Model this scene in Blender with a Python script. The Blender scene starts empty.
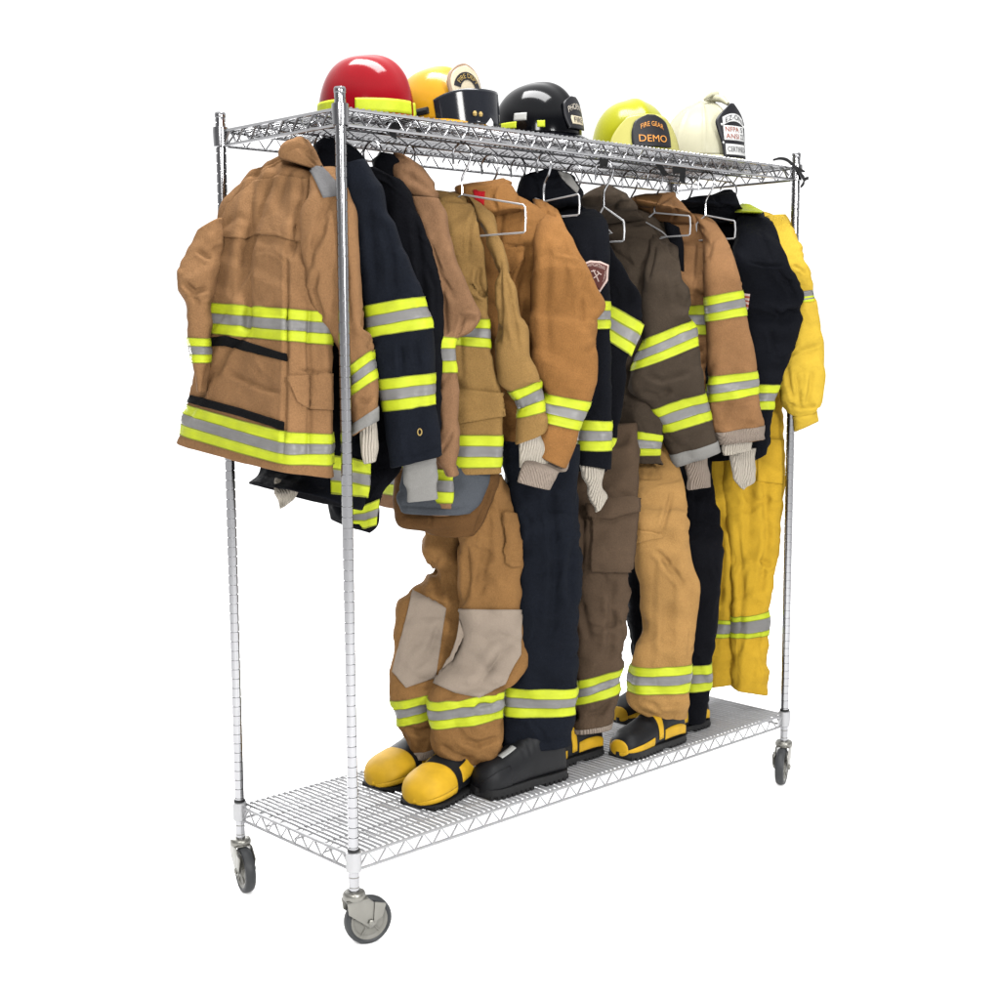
import bpy, bmesh, math, random
import numpy as np
from mathutils import Vector, Matrix
from mathutils.bvhtree import BVHTree

SC = bpy.context.scene
COL = SC.collection
rng = np.random.RandomState(7)

# ------------------------------------------------------------------ camera
CP = np.array([-1.9802, -2.6158, 1.5033]); YAW, PITCH, ROLL, F = .7585, -.1221, -.0044, 1387.1
_cy, _sy, _cp, _sp = math.cos(YAW), math.sin(YAW), math.cos(PITCH), math.sin(PITCH)
FW = np.array([_sy*_cp, _cy*_cp, _sp]); RT = np.array([_cy, -_sy, 0.]); UP = np.cross(RT, FW)
RT, UP = math.cos(ROLL)*RT + math.sin(ROLL)*UP, -math.sin(ROLL)*RT + math.cos(ROLL)*UP
FH = np.array([_sy, _cy, 0.])                     # level viewing direction

def ray(x, y): return FW + RT*(x-500)/F - UP*(y-500)/F
def onp(x, y, n, d):
    n = np.array(n, float); k = ray(x, y); return CP + (d - n@CP)/(n@k)*k
def ony(x, y, v): return onp(x, y, (0, 1, 0), v)
def onx(x, y, v): return onp(x, y, (1, 0, 0), v)
def onz(x, y, v): return onp(x, y, (0, 0, 1), v)
def atd(x, y, ref): return onp(x, y, FH, float(FH@ref))      # at the distance of a reference point
def proj(P):
    d = np.asarray(P) - CP; z = d@FW
    return 500 + F*(d@RT)/z, 500 - F*(d@UP)/z

# ------------------------------------------------------------------ materials
MATS = {}
def _new(name):
    m = bpy.data.materials.new(name); m.use_nodes = True
    nt = m.node_tree; return m, nt, nt.nodes['Principled BSDF']
def srgb(r, g, b):
    f = lambda c: (c/255/12.92 if c <= 10 else ((c/255+.055)/1.055)**2.4)
    return (f(r), f(g), f(b), 1)
ALB = .315
def cloth(name, rgb, var=.22, rough=.92, mottle=9, sheen=0):
    if name in MATS: return MATS[name]
    m, nt, b = _new(name)
    c = [v*ALB for v in srgb(*rgb)[:3]]
    tc = nt.nodes.new('ShaderNodeTexCoord')
    n1 = nt.nodes.new('ShaderNodeTexNoise'); n1.inputs['Scale'].default_value = mottle; n1.inputs['Detail'].default_value = 5; n1.inputs['Roughness'].default_value = .65
    n2 = nt.nodes.new('ShaderNodeTexNoise'); n2.inputs['Scale'].default_value = 330; n2.inputs['Detail'].default_value = 2
    nt.links.new(tc.outputs['Object'], n1.inputs['Vector']); nt.links.new(tc.outputs['Object'], n2.inputs['Vector'])
    mx = nt.nodes.new('ShaderNodeMath'); mx.operation = 'MULTIPLY_ADD'; mx.inputs[1].default_value = .52
    nt.links.new(n2.outputs['Fac'], mx.inputs[0]); 
    m2 = nt.nodes.new('ShaderNodeMath'); m2.operation = 'MULTIPLY'; m2.inputs[1].default_value = .48
    nt.links.new(n1.outputs['Fac'], m2.inputs[0]); nt.links.new(m2.outputs[0], mx.inputs[2])
    r = nt.nodes.new('ShaderNodeValToRGB')
    r.color_ramp.elements[0].position = .33; r.color_ramp.elements[1].position = .67
    r.color_ramp.elements[0].color = [v*(1-var) for v in c]+[1]; r.color_ramp.elements[1].color = [min(1, v*(1+var)) for v in c]+[1]
    nt.links.new(mx.outputs[0], r.inputs['Fac']); nt.links.new(r.outputs['Color'], b.inputs['Base Color'])
    b.inputs['Roughness'].default_value = rough
    b.inputs['Specular IOR Level'].default_value = .06
    b.inputs['Sheen Weight'].default_value = sheen*min(1, sum(rgb)/300)**2; b.inputs['Sheen Roughness'].default_value = .5
    bp = nt.nodes.new('ShaderNodeBump'); bp.inputs['Strength'].default_value = .6; bp.inputs['Distance'].default_value = .002
    n3 = nt.nodes.new('ShaderNodeTexNoise'); n3.inputs['Scale'].default_value = 42; n3.inputs['Detail'].default_value = 5; n3.inputs['Distortion'].default_value = .6
    nt.links.new(tc.outputs['Object'], n3.inputs['Vector'])
    b2 = nt.nodes.new('ShaderNodeBump'); b2.inputs['Strength'].default_value = .42; b2.inputs['Distance'].default_value = .006
    nt.links.new(n3.outputs['Fac'], b2.inputs['Height']); nt.links.new(b2.outputs['Normal'], bp.inputs['Normal'])
    nt.links.new(n2.outputs['Fac'], bp.inputs['Height']); nt.links.new(bp.outputs['Normal'], b.inputs['Normal'])
    MATS[name] = m; return m
def plain(name, rgb, rough=.5, metal=0, spec=.5, coat=0, noise=0, bump=0, bscale=300, nscale=30):
    if name in MATS: return MATS[name]
    m, nt, b = _new(name)
    c = [v*ALB for v in srgb(*rgb)[:3]] + [1]
    b.inputs['Base Color'].default_value = c; b.inputs['Roughness'].default_value = rough
    b.inputs['Metallic'].default_value = metal; b.inputs['Specular IOR Level'].default_value = spec*(.42 if not metal else 1)
    b.inputs['Coat Weight'].default_value = coat*.25; b.inputs['Coat Roughness'].default_value = .06
    tc = nt.nodes.new('ShaderNodeTexCoord')
    n = nt.nodes.new('ShaderNodeTexNoise'); n.inputs['Scale'].default_value = nscale; n.inputs['Detail'].default_value = 4
    nt.links.new(tc.outputs['Object'], n.inputs['Vector'])
    r = nt.nodes.new('ShaderNodeValToRGB')
    r.color_ramp.elements[0].position = .3; r.color_ramp.elements[1].position = .7
    r.color_ramp.elements[0].color = [v*(1-noise) for v in c[:3]]+[1]; r.color_ramp.elements[1].color = [min(1, v*(1+noise)) for v in c[:3]]+[1]
    nt.links.new(n.outputs['Fac'], r.inputs['Fac']); nt.links.new(r.outputs['Color'], b.inputs['Base Color'])
    if bump:
        n2 = nt.nodes.new('ShaderNodeTexNoise'); n2.inputs['Scale'].default_value = bscale
        nt.links.new(tc.outputs['Object'], n2.inputs['Vector'])
        bp = nt.nodes.new('ShaderNodeBump'); bp.inputs['Strength'].default_value = bump; bp.inputs['Distance'].default_value = .001
        nt.links.new(n2.outputs['Fac'], bp.inputs['Height']); nt.links.new(bp.outputs['Normal'], b.inputs['Normal'])
    MATS[name] = m; return m

TAN = cloth('canvas_tan', (163, 122, 84)); TAN4 = cloth('canvas_rosy_tan', (155, 117, 86)); KHAKI = cloth('canvas_khaki', (166, 130, 78))
ORANGE = cloth('canvas_orange_tan', (165, 116, 66)); TAN9 = cloth('canvas_tan_clean', (164, 121, 82)); OLIVE = cloth('canvas_olive_brown', (79, 68, 57))
NAVY = cloth('canvas_navy', (24, 28, 37), var=.28); BLACK = cloth('canvas_black', (15, 17, 24), var=.28); BLACKER = cloth('canvas_jet', (13, 14, 20), var=.25)
YEL = cloth('coverall_yellow', (236, 198, 70), var=.08, mottle=14); YELD = cloth('coverall_leg_yellow', (232, 186, 56), var=.09, mottle=14)
BROWN = cloth('trouser_brown', (155, 114, 69)); CARGO = cloth('trouser_dark_brown', (98, 80, 64), var=.2); PALE = cloth('trouser_sand', (190, 146, 88)); KNEE = cloth('knee_pad_grey', (174, 158, 142), var=.08)
GREYC = cloth('cuff_grey', (158, 156, 152), var=.08); KNIT = cloth('wristlet_knit', (222, 212, 196), var=.07); GREYP = cloth('shoulder_grey', (134, 133, 134), var=.06); LINER = cloth('liner_dark', (34, 34, 38)); BLIN = cloth('liner_greyblue', (88, 92, 98), var=.15)
COLB = cloth('collar_brown', (110, 78, 46)); VELCRO = cloth('hook_tape_black', (16, 16, 18), var=.2); TANB = cloth('cuff_beige', (176, 160, 146), var=.06); REDL = cloth('label_red', (190, 30, 40))
def knit(m):
    nt = m.node_tree; b = nt.nodes['Principled BSDF']; tc = nt.nodes.new('ShaderNodeTexCoord')
    w = nt.nodes.new('ShaderNodeTexWave'); w.bands_direction = 'X'; w.inputs['Scale'].default_value = 62; w.inputs['Distortion'].default_value = 1.2
    nt.links.new(tc.outputs['Object'], w.inputs['Vector'])
    p = nt.nodes.new('ShaderNodeBump'); p.inputs['Strength'].default_value = .9; p.inputs['Distance'].default_value = .003
    nt.links.new(w.outputs['Fac'], p.inputs['Height']); nt.links.new(b.inputs['Normal'].links[0].from_socket, p.inputs['Normal']); nt.links.new(p.outputs['Normal'], b.inputs['Normal'])
knit(KNIT); knit(TANB)
LIME = plain('reflective_lime', (215, 229, 46), rough=.55, spec=.3, noise=.10, bump=.5, bscale=90, nscale=22)
SILV = plain('reflective_silver', (143, 141, 139), rough=.42, spec=.5, noise=.13, bump=.5, bscale=90, nscale=16)
CHROME = plain('chrome', (220, 220, 223), rough=.2, metal=1, noise=.02)
ZINC = plain('zinc_plate', (176, 174, 166), rough=.38, metal=.85, noise=.06)
HANG = plain('hanger_wire', (250, 250, 252), rough=.3, metal=.55)
GALV = plain('bright_wire', (226, 226, 228), rough=.42, metal=.7, noise=.02)
DARKR = plain('black_plastic', (26, 26, 28), rough=.4, noise=.05)
RUBBER = plain('boot_rubber_black', (17, 18, 22), rough=.55, spec=.35, noise=.2, bump=.25, bscale=120, nscale=18)
BYEL = plain('boot_rubber_yellow', (236, 186, 38), rough=.6, spec=.3, noise=.12, bump=.15, bscale=160, nscale=24)
BGREY = plain('boot_reflective_grey', (190, 190, 186), rough=.5)
SOLE = plain('boot_sole_black', (22, 22, 23), rough=.7, noise=.15, bump=.3)
TYRE = plain('caster_rubber_grey', (66, 68, 70), rough=.5, noise=.1); HUB = plain('caster_hub_grey', (150, 148, 140), rough=.45, noise=.08)
STRAP = plain('webbing_black', (18, 18, 20), rough=.8)
HRED = plain('helmet_red', (156, 10, 26), rough=.13, spec=.3, coat=.1, noise=.03); HYEL = plain('helmet_yellow', (222, 162, 36), rough=.2, spec=.3, coat=.1, noise=.04)
HBLK = plain('helmet_black', (9, 10, 14), rough=.12, spec=.25, coat=.15); HLIM = plain('helmet_lime', (172, 172, 18), rough=.22, spec=.3, coat=.1, noise=.03)
HWHT = plain('helmet_white', (204, 200, 172), rough=.35, spec=.3, coat=0, noise=.03); HPALE = plain('visor_pale_yellow', (204, 198, 112), rough=.25, spec=.3, coat=.1)
VISOR = plain('visor_smoke', (40, 42, 48), rough=.1, spec=.35, coat=.2); LEATH = plain('shield_leather_black', (26, 26, 32), rough=.45, bump=.2)
CREAM = plain('shield_cream', (228, 214, 184), rough=.5, noise=.08); TANL = plain('shield_tan_edge', (170, 140, 116), rough=.5); WHT = plain('panel_white', (238, 238, 236), rough=.5)
INKO = plain('letter_orange', (238, 160, 70), rough=.5); INKR = plain('letter_rust', (176, 78, 48), rough=.5); INKD = plain('letter_dark', (40, 40, 50), rough=.5); INKG = plain('letter_pale', (216, 206, 190), rough=.5); GOLD = plain('letter_gold', (196, 166, 96), rough=.4)
PATR = plain('patch_maroon', (96, 48, 42), rough=.85, bump=.3); PATE = plain('patch_border_pink', (222, 196, 186), rough=.85, bump=.3)
WHITEF = plain('floor_white', (255, 255, 255), rough=.9, spec=.1)
WHITEF.node_tree.nodes['Principled BSDF'].inputs['Base Color'].default_value = (.9, .9, .9, 1)
for l in list(WHITEF.node_tree.links):
    if l.to_socket.name == 'Base Color': WHITEF.node_tree.links.remove(l)

# ------------------------------------------------------------------ objects
def tag(o, label=None, cat=None, group=None, kind=None):
    if label: o['label'] = label
    if cat: o['category'] = cat
    if group: o['group'] = group
    if kind: o['kind'] = kind
    return o
def empty(name, loc, label, cat, group=None):
    o = bpy.data.objects.new(name, None); COL.objects.link(o); o.location = loc; o.empty_display_size = .05
    o.matrix_basis = Matrix.Translation(loc)
    return tag(o, label, cat, group)
def worldloc(o):
    v = Vector((0, 0, 0)); p = o
    while p: v += p.location; p = p.parent
    return v
def link(name, me, parent=None):
    o = bpy.data.objects.new(name, me); COL.objects.link(o)
    if parent is not None:
        o.parent = parent; o.location = -worldloc(parent)       # mesh data is in world coordinates; all parents are unrotated
    return o
def mesh(name, V, Fc, mats, parent=None, fm=None, smooth=True):
    me = bpy.data.meshes.new(name)
    V = np.asarray(V, float)
    me.from_pydata(V.tolist(), [], Fc)
    for m in (mats if isinstance(mats, (list, tuple)) else [mats]): me.materials.append(m)
    if fm is not None: me.polygons.foreach_set('material_index', np.asarray(fm, dtype=np.int32))
    if smooth: me.polygons.foreach_set('use_smooth', np.ones(len(me.polygons), dtype=bool))
    me.update()
    bm = bmesh.new(); bm.from_mesh(me); bmesh.ops.recalc_face_normals(bm, faces=bm.faces); bm.to_mesh(me); bm.free()
    return link(name, me, parent)

class MB:                                             # collects shapes into one mesh
    def __init__(s): s.V = []; s.F = []; s.M = []
    def add(s, V, Fc, m=0):
        k = len(s.V); s.V += [tuple(v) for v in V]; s.F += [tuple(i+k for i in f) for f in Fc]; s.M += [m]*len(Fc)
    def tube(s, pts, r, n=8, m=0, closed=False, caps=True):
        P = np.array(pts, float); K = len(P); rs = np.broadcast_to(np.asarray(r, float), (K,))
        T = np.zeros_like(P)
        if closed: T = np.roll(P, -1, 0) - np.roll(P, 1, 0)
        else: T[1:-1] = P[2:]-P[:-2]; T[0] = P[1]-P[0]; T[-1] = P[-1]-P[-2]
        T /= np.linalg.norm(T, axis=1)[:, None] + 1e-12
        a = np.array([0, 0, 1.]) if abs(T[0][2]) < .9 else np.array([1., 0, 0])
        N = a - T[0]*(a@T[0]); N /= np.linalg.norm(N); V = []
        for i in range(K):
            N = N - T[i]*(N@T[i]); N /= np.linalg.norm(N); B = np.cross(T[i], N)
            for j in range(n):
                t = 2*math.pi*j/n; V.append(P[i] + rs[i]*(N*math.cos(t)+B*math.sin(t)))
        Fc = []
        for i in range(K if closed else K-1):
            i2 = (i+1) % K
            for j in range(n):
                j2 = (j+1) % n; Fc.append((i*n+j, i*n+j2, i2*n+j2, i2*n+j))
        if caps and not closed: Fc += [tuple(range(n-1, -1, -1)), tuple(range((K-1)*n, K*n))]
        s.add(V, Fc, m)
    def lathe(s, c, prof, axis=(0, 0, 1), n=24, m=0, caps=True):          # prof: (radius, height) pairs
        ax = np.array(axis, float); ax /= np.linalg.norm(ax)
        a = np.array([1., 0, 0]) if abs(ax[0]) < .9 else np.array([0, 1., 0])
        X = a-ax*(a@ax); X /= np.linalg.norm(X); Y = np.cross(ax, X); V = []
        for r, h in prof:
            for j in range(n):
                t = 2*math.pi*j/n; V.append(np.array(c)+ax*h+r*(X*math.cos(t)+Y*math.sin(t)))
        K = len(prof); Fc = [(i*n+j, i*n+(j+1) % n, (i+1)*n+(j+1) % n, (i+1)*n+j) for i in range(K-1) for j in range(n)]
        if caps: Fc += [tuple(range(n-1, -1, -1)), tuple(range((K-1)*n, K*n))]
        s.add(V, Fc, m)
    def box(s, c, sx, sy, sz, R=None, m=0):
        V = []
        for x in (-1, 1):
            for y in (-1, 1):
                for z in (-1, 1):
                    v = np.array([x*sx/2, y*sy/2, z*sz/2]); V.append(np.array(c) + (v if R is None else R@v))
        s.add(V, [(0, 1, 3, 2), (4, 6, 7, 5), (0, 4, 5, 1), (2, 3, 7, 6), (0, 2, 6, 4), (1, 5, 7, 3)], m)
    def prism(s, poly, d, m=0):                               # 3D polygon pushed along d
        P = [np.array(p, float) for p in poly]; n = len(P); d = np.array(d, float)
        s.add(P+[p+d for p in P], [tuple(range(n)), tuple(range(2*n-1, n-1, -1))]+[(i, (i+1) % n, n+(i+1) % n, n+i) for i in range(n)], m)
    def build(s, name, mats, parent=None, smooth=True, bevel=0, angle=40):
        me = bpy.data.meshes.new(name); me.from_pydata([tuple(float(c) for c in v) for v in s.V], [], s.F)
        for m in (mats if isinstance(mats, (list, tuple)) else [mats]): me.materials.append(m)
        me.polygons.foreach_set('material_index', np.array(s.M, dtype=np.int32))
        bm = bmesh.new(); bm.from_mesh(me); bmesh.ops.recalc_face_normals(bm, faces=bm.faces)
        if bevel:
            es = [e for e in bm.edges if len(e.link_faces) == 2 and e.calc_face_angle(0) > .6]
            bmesh.ops.bevel(bm, geom=es, offset=bevel, segments=2, affect='EDGES', profile=.5)
        for f in bm.faces: f.smooth = smooth
        if smooth:
            for e in bm.edges:
                if len(e.link_faces) == 2 and e.calc_face_angle(0) > math.radians(angle): e.smooth = False
        bm.to_mesh(me); bm.free(); me.update()
        return link(name, me, parent)

# ------------------------------------------------------------------ cloth tubes
def crom(K, ts, t):                                   # interpolation through rows K (n,...) at knots ts, shape-preserving tangents
    K = np.asarray(K, float); n = len(K); sh = (1,)*(K.ndim-1)
    h = np.diff(ts).reshape((-1,)+sh); d = np.diff(K, axis=0)/h
    m = np.zeros_like(K)
    if n > 2: m[1:-1] = (d[:-1]*h[1:]+d[1:]*h[:-1])/(h[1:]+h[:-1])
    m[0] = d[0]; m[-1] = d[-1]
    i = np.clip(np.searchsorted(ts, t, side='right')-1, 0, n-2)
    hh = (ts[i+1]-ts[i]).reshape((-1,)+sh); s = ((t-ts[i])/(ts[i+1]-ts[i])).reshape((-1,)+sh)
    return (2*s**3-3*s**2+1)*K[i] + (s**3-2*s**2+s)*hh*m[i] + (-2*s**3+3*s**2)*K[i+1] + (s**3-s**2)*hh*m[i+1]

def normals(P):
    du = np.roll(P, -1, 1)-np.roll(P, 1, 1); dv = np.gradient(P, axis=0)
    n = np.cross(du, dv); n /= np.linalg.norm(n, axis=2)[..., None]+1e-12
    c = P.mean(axis=1, keepdims=True)
    if ((P-c)*n).sum() < 0: n = -n
    return n

def pbd(G, gu, gv, iters, kg, amp, bend, seed):
    r = np.random.RandomState(seed)
    lu = np.linalg.norm(np.roll(G, -1, 1)-G, axis=2)*gu
    lv = np.linalg.norm(G[1:]-G[:-1], axis=2)
    lv = np.maximum(lv, lv.mean(axis=1, keepdims=True)*.93)*gv
    d1 = np.linalg.norm(np.roll(G, -1, 1)[1:]-G[:-1], axis=2)*(gu+gv)/2
    d2 = np.linalg.norm(np.roll(G, 1, 1)[1:]-G[:-1], axis=2)*(gu+gv)/2
    b1 = np.linalg.norm(np.roll(G, -2, 1)-G, axis=2); b2 = np.linalg.norm(G[2:]-G[:-2], axis=2)
    N = normals(G); nz = r.randn(*G.shape[:2])
    for _ in range(2): nz = (nz+np.roll(nz, 1, 1)+np.roll(nz, -1, 1)+np.roll(nz, 1, 0)+np.roll(nz, -1, 0))/2.2
    P = G + N*(nz*amp)[..., None]
    def con(a, b, L, k, lower=False):
        d = b-a; l = np.linalg.norm(d, axis=2)+1e-9; c = (1-L/l)
        if lower: c = np.minimum(c, 0)
        return (k*.5*c)[..., None]*d
    for it in range(iters):
        c = con(P, np.roll(P, -1, 1), lu, .6); P += c-np.roll(c, 1, 1)
        c = con(P[:-1], P[1:], lv, .6); P[:-1] += c; P[1:] -= c
        c = con(P[:-1], np.roll(P, -1, 1)[1:], d1, .3); P[:-1] += c; P[1:] -= np.roll(c, 1, 1)
        c = con(P[:-1], np.roll(P, 1, 1)[1:], d2, .3); P[:-1] += c; P[1:] -= np.roll(c, -1, 1)
        c = con(P, np.roll(P, -2, 1), b1*.97, bend, True); P += c-np.roll(c, 2, 1)
        c = con(P[:-2], P[2:], b2*.97, bend, True); P[:-2] += c; P[2:] -= c
        P += (G-P)*kg
        P[0] = G[0]; P[-1] += (G[-1]-P[-1])*.3
    return P

def upsample(D, ti, tj):                              # D (v,u,3) to finer knots; u is periodic
    V, U = D.shape[:2]
    A = crom(D, np.arange(V, dtype=float), ti)
    B = np.concatenate([A[:, -2:], A, A[:, :3]], axis=1).transpose(1, 0, 2)
    return crom(B, np.arange(-2, U+3, dtype=float), tj).transpose(1, 0, 2)

class Cloth:
    """a garment tube: rings between the left and right outline, given as photo pixels at a stated distance"""
    n = 0
    def __init__(s, secs, y=.05, dep=.11, ext=None, se=None, step=.0044, wr=1.0, rings=None, folds=(), gu=1.02, gv=1.035, kg=.035, ku=None):
        Cloth.n += 1; se = se or (3.8 if ext is not None else 2.9); dep = dep*.86 if dep > .08 else dep
        if rings is None:
            R = []
            U0 = 96
            for q in secs:
                yy = q[4] if len(q) > 4 and q[4] is not None else y
                k = q[5] if len(q) > 5 else 1
                mid = ony((q[0]+q[2])/2, (q[1]+q[3])/2, yy)
                L = atd(q[0], q[1], mid); Rr = atd(q[2], q[3], mid)
                a = (Rr-L)/2; b = (np.array(ext, float)*k/2 if ext is not None else FH*dep*k/2)
                c = (L+Rr)/2 + (b if ext is not None else 0)
                t = np.arange(U0)*2*math.pi/U0
                cx = np.sign(np.cos(t))*np.abs(np.cos(t))**(2/se); sx = np.sign(np.sin(t))*np.abs(np.sin(t))**(2/se)
                R.append(c + cx[:, None]*a + sx[:, None]*b)
            rings = R
        K = np.array(rings)
        # even spacing round each ring
        K2 = []
        per = max(np.linalg.norm(np.roll(k, -1, 0)-k, axis=1).sum() for k in K)
        U = int(np.clip(round(per/step/2)*2, 24, 260))
        frac = None
        for k in K:
            kk = np.vstack([k, k[:1]]); d = np.r_[0, np.cumsum(np.linalg.norm(np.diff(kk, axis=0), axis=1))]
            tt = np.linspace(0, d[-1], U, endpoint=False)
            K2.append(np.stack([np.interp(tt, d, kk[:, i]) for i in range(3)], 1))
        K = np.array(K2)
        cen = K.mean(axis=1); ts = np.r_[0, np.cumsum(np.maximum(np.linalg.norm(np.diff(cen, axis=0), axis=1), .004))]
        V = int(np.clip(round(ts[-1]/step), 8, 300)); tv = np.linspace(0, ts[-1], V+1)
        s.ts = ts; s.tv = tv
        G = crom(K, ts, tv)
        if wr > 0:
            for kc, ru, am in ((9, 1., .006), (4, .35, .0015)):
                iv = np.arange(0, V+1, kc); iu = np.arange(0, U-U % kc, kc)
                if len(iv) > 4 and len(iu) > 6:
                    C0 = G[iv][:, iu]
                    C1 = pbd(C0, 1+(gu-1)*wr*ru, 1+(gv-1)*wr*1.4*ru, 80, kg, am*wr, .25, Cloth.n*13+kc)
                    D = upsample(C1-C0, np.clip(np.arange(V+1)/kc, 0, len(iv)-1), np.arange(U)*len(iu)/U)
                    G = G + D
        s.G = G
        if wr > 0: s.facets(wr); s.creases(wr)
        for f in folds: s.fold(*f)
    def row(s, k):                                     # section index (may be fractional) -> row (fractional)
        t = np.interp(k, np.arange(len(s.ts)), s.ts); return t/s.tv[-1]*(len(s.tv)-1)
    def facets(s, wr):                                 # stiff canvas breaks into flat facets with firm edges
        G = s.G; N = normals(G); r = np.random.RandomState(Cloth.n*17+11); H = np.zeros(G.shape[:2])
        A = G[-1].mean(0)-G[0].mean(0); A /= np.linalg.norm(A)+1e-9
        def sn(k):
            o = 0
            for q in range(4):
                d = r.randn(3); d *= k*r.uniform(.6, 1.4)/np.linalg.norm(d); o = o+np.sin(G@d+r.rand()*6.3)
            return o/2.2
        for q in range(5):
            d = r.randn(3); d -= A*(d@A); d /= np.linalg.norm(d); an = math.radians(r.uniform(10, 50) if q < 3 else r.uniform(70, 90))
            lam = r.uniform(.055, .11) if q < 3 else r.uniform(.05, .09)
            t = G@(A*math.cos(an)+d*math.sin(an))/lam+.55*sn(9.)+r.rand()
            fr = t-np.floor(t); tri = np.where(fr < .3, fr/.3, (1-fr)/.7)               # steep on one side, long on the other
            env = np.clip(sn(11.)*.9+.15, 0, 1); H += lam*.075*(tri-.5)*env*env*(3-2*env)
        H = (H*2+np.roll(H, 1, 1)+np.roll(H, -1, 1))/4
        m = np.clip(np.arange(len(G))/10., 0, 1)[:, None]
        s.G = G+N*(H*m*min(1.2, wr))[..., None]
    def creases(s, wr):                                # many small soft creases at random, the way stiff canvas breaks
        G = s.G; N = normals(G); V, U = G.shape[:2]; r = np.random.RandomState(Cloth.n*31+3)
        circ_ = np.linalg.norm(np.roll(G, -1, 1)-G, axis=2).mean(0).sum(); a = np.arange(U)/U*circ_; b = s.tv
        H = np.zeros((V, U)); n = int(circ_*b[-1]/.0048*wr*.5)
        for q in range(n):
            ca, cb = r.rand()*circ_, r.rand()*b[-1]; an = r.choice([-1, 1])*abs(r.normal(.55, .35)) if r.rand() < .7 else math.pi/2+r.normal(0, .25)
            L = r.uniform(.025, .075); w = r.uniform(.0035, .010); d = w*r.uniform(.20, .44)*r.choice([1, 1, -1]); k = r.normal(0, 3.)
            da = (a[None]-ca+circ_/2) % circ_-circ_/2; db = b[:, None]-cb
            t = da*math.cos(an)+db*math.sin(an); o = -da*math.sin(an)+db*math.cos(an)-k*t*t
            H += d*(-np.exp(-(o/w)**2)+.55*np.exp(-((o-1.8*w)/(1.3*w))**2))*np.exp(-(t/L)**4)
        m = np.clip(np.arange(V)/8., 0, 1)[:, None]
        s.G = G+N*(H*m)[..., None]
    def fold(s, line, width, depth, ridge=.4):         # press a crease along a photo-pixel polyline into the near side
        G = s.G; N = normals(G); px, py = proj(G); near = (N@FH) < .1
        L = np.array(line, float); best = np.full(px.shape, 1e9); sd = np.zeros(px.shape); end = np.zeros(px.shape); acc = 0
        seg = np.linalg.norm(np.diff(L, axis=0), axis=1); tot = seg.sum()
        for i in range(len(L)-1):
            a, b = L[i], L[i+1]; d = b-a; l2 = d@d
            t = np.clip(((px-a[0])*d[0]+(py-a[1])*d[1])/l2, 0, 1)
            qx = px-a[0]-t*d[0]; qy = py-a[1]-t*d[1]; ds = np.hypot(qx, qy)
            m = ds < best; best[m] = ds[m]; sd[m] = (np.sign(d[0]*qy-d[1]*qx)*ds)[m]; end[m] = ((acc+t*seg[i])/tot)[m]; acc += seg[i]
        fade = np.clip(np.minimum(end, 1-end)*5, .0, 1)**.5
        prof = -np.exp(-(sd/width)**2) + ridge*np.exp(-((sd-1.6*width)/width)**2)
        s.G = G + N*(prof*depth*1.5*fade*near*(best < 5*width))[..., None]
    def build(s, name, mat, parent, inner=None, hem=.006, lip=True, label=None):
        G = s.G; V, U = G.shape[:2]; N = normals(G)
        rows = list(G); fmr = [0]*(V-1)
        if lip:                                        # turned-in hem and the dark lining inside
            c = G[-1].mean(axis=0)
            in1 = G[-1]-N[-1]*hem; ax = G[-1].mean(0)-G[-min(6, V)].mean(0); ax /= np.linalg.norm(ax)+1e-9
            rows.append(G[-1]-N[-1]*hem*.5+ax*.002); rows.append(in1); rows.append(in1-ax*.03-N[-1]*.004); fmr += [0, 0, 1]
        A = np.concatenate(rows); n = len(rows)
        Fc = []; fm = []
        for i in range(n-1):
            for j in range(U):
                j2 = (j+1) % U; Fc.append((i*U+j, i*U+j2, (i+1)*U+j2, (i+1)*U+j)); fm.append(fmr[i])
        A = np.vstack([A, G[0].mean(0), rows[-1].mean(0)]); t = len(A)-2; b = len(A)-1
        for j in range(U):
            j2 = (j+1) % U; Fc.append((t, j2, j)); fm.append(0); Fc.append((b, (n-1)*U+j, (n-1)*U+j2)); fm.append(1 if lip else 0)
        o = mesh(name, A, Fc, [mat, inner or LINER], parent, fm)
        if label: o['label'] = label
        s.o = o; s.bvh = None
        return s
    def tree(s):
        if s.bvh is None:
            G = s.G; V, U = G.shape[:2]
            Fc = [(i*U+j, i*U+(j+1) % U, (i+1)*U+(j+1) % U, (i+1)*U+j) for i in range(V-1) for j in range(U)]
            s.bvh = BVHTree.FromPolygons([tuple(v) for v in G.reshape(-1, 3)], Fc)
        return s.bvh
    def rows(s, r0, r1, k):
        V = len(s.G); t = np.clip(np.linspace(r0, r1, k), 0, V-1.0001); i = t.astype(int); f = (t-i)[:, None, None]
        N = normals(s.G)
        P = s.G[i]*(1-f)+s.G[i+1]*f; M = N[i]*(1-f)+N[i+1]*f
        return P, M
    def band(s, k0, k1, name='reflective_stripe', mats=None, off=.0028, pattern=(0, 1, 0), parent=None, bands=(.345, .31, .345)):
        r0, r1 = s.row(k0), s.row(k1)
        if mats is None:
            a_, b_, c_ = bands; e = .028; mats = [LIME, SILV, LIMED]; pattern = (2, 0, 2, 1, 2, 0, 2); bands = (e, a_-2*e, e, b_, e, c_-2*e, e)
        ts, ms, acc = [0], [], 0
        for w, m in zip(bands, pattern):
            kk = 3
            for q in range(kk): ts.append(acc+w*(q+1)/kk); ms.append(m)
            acc += w
        t = np.array(ts)*(r1-r0)+r0; V = len(s.G); t = np.clip(t, 0, V-1.0001); i = t.astype(int); f = (t-i)[:, None, None]
        N = normals(s.G); P = s.G[i]*(1-f)+s.G[i+1]*f; M = N[i]*(1-f)+N[i+1]*f
        o = np.full(len(t), off)
        for q in range(1, len(pattern)): o[q*3] = off*.55     # stitched joins between tapes
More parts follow.
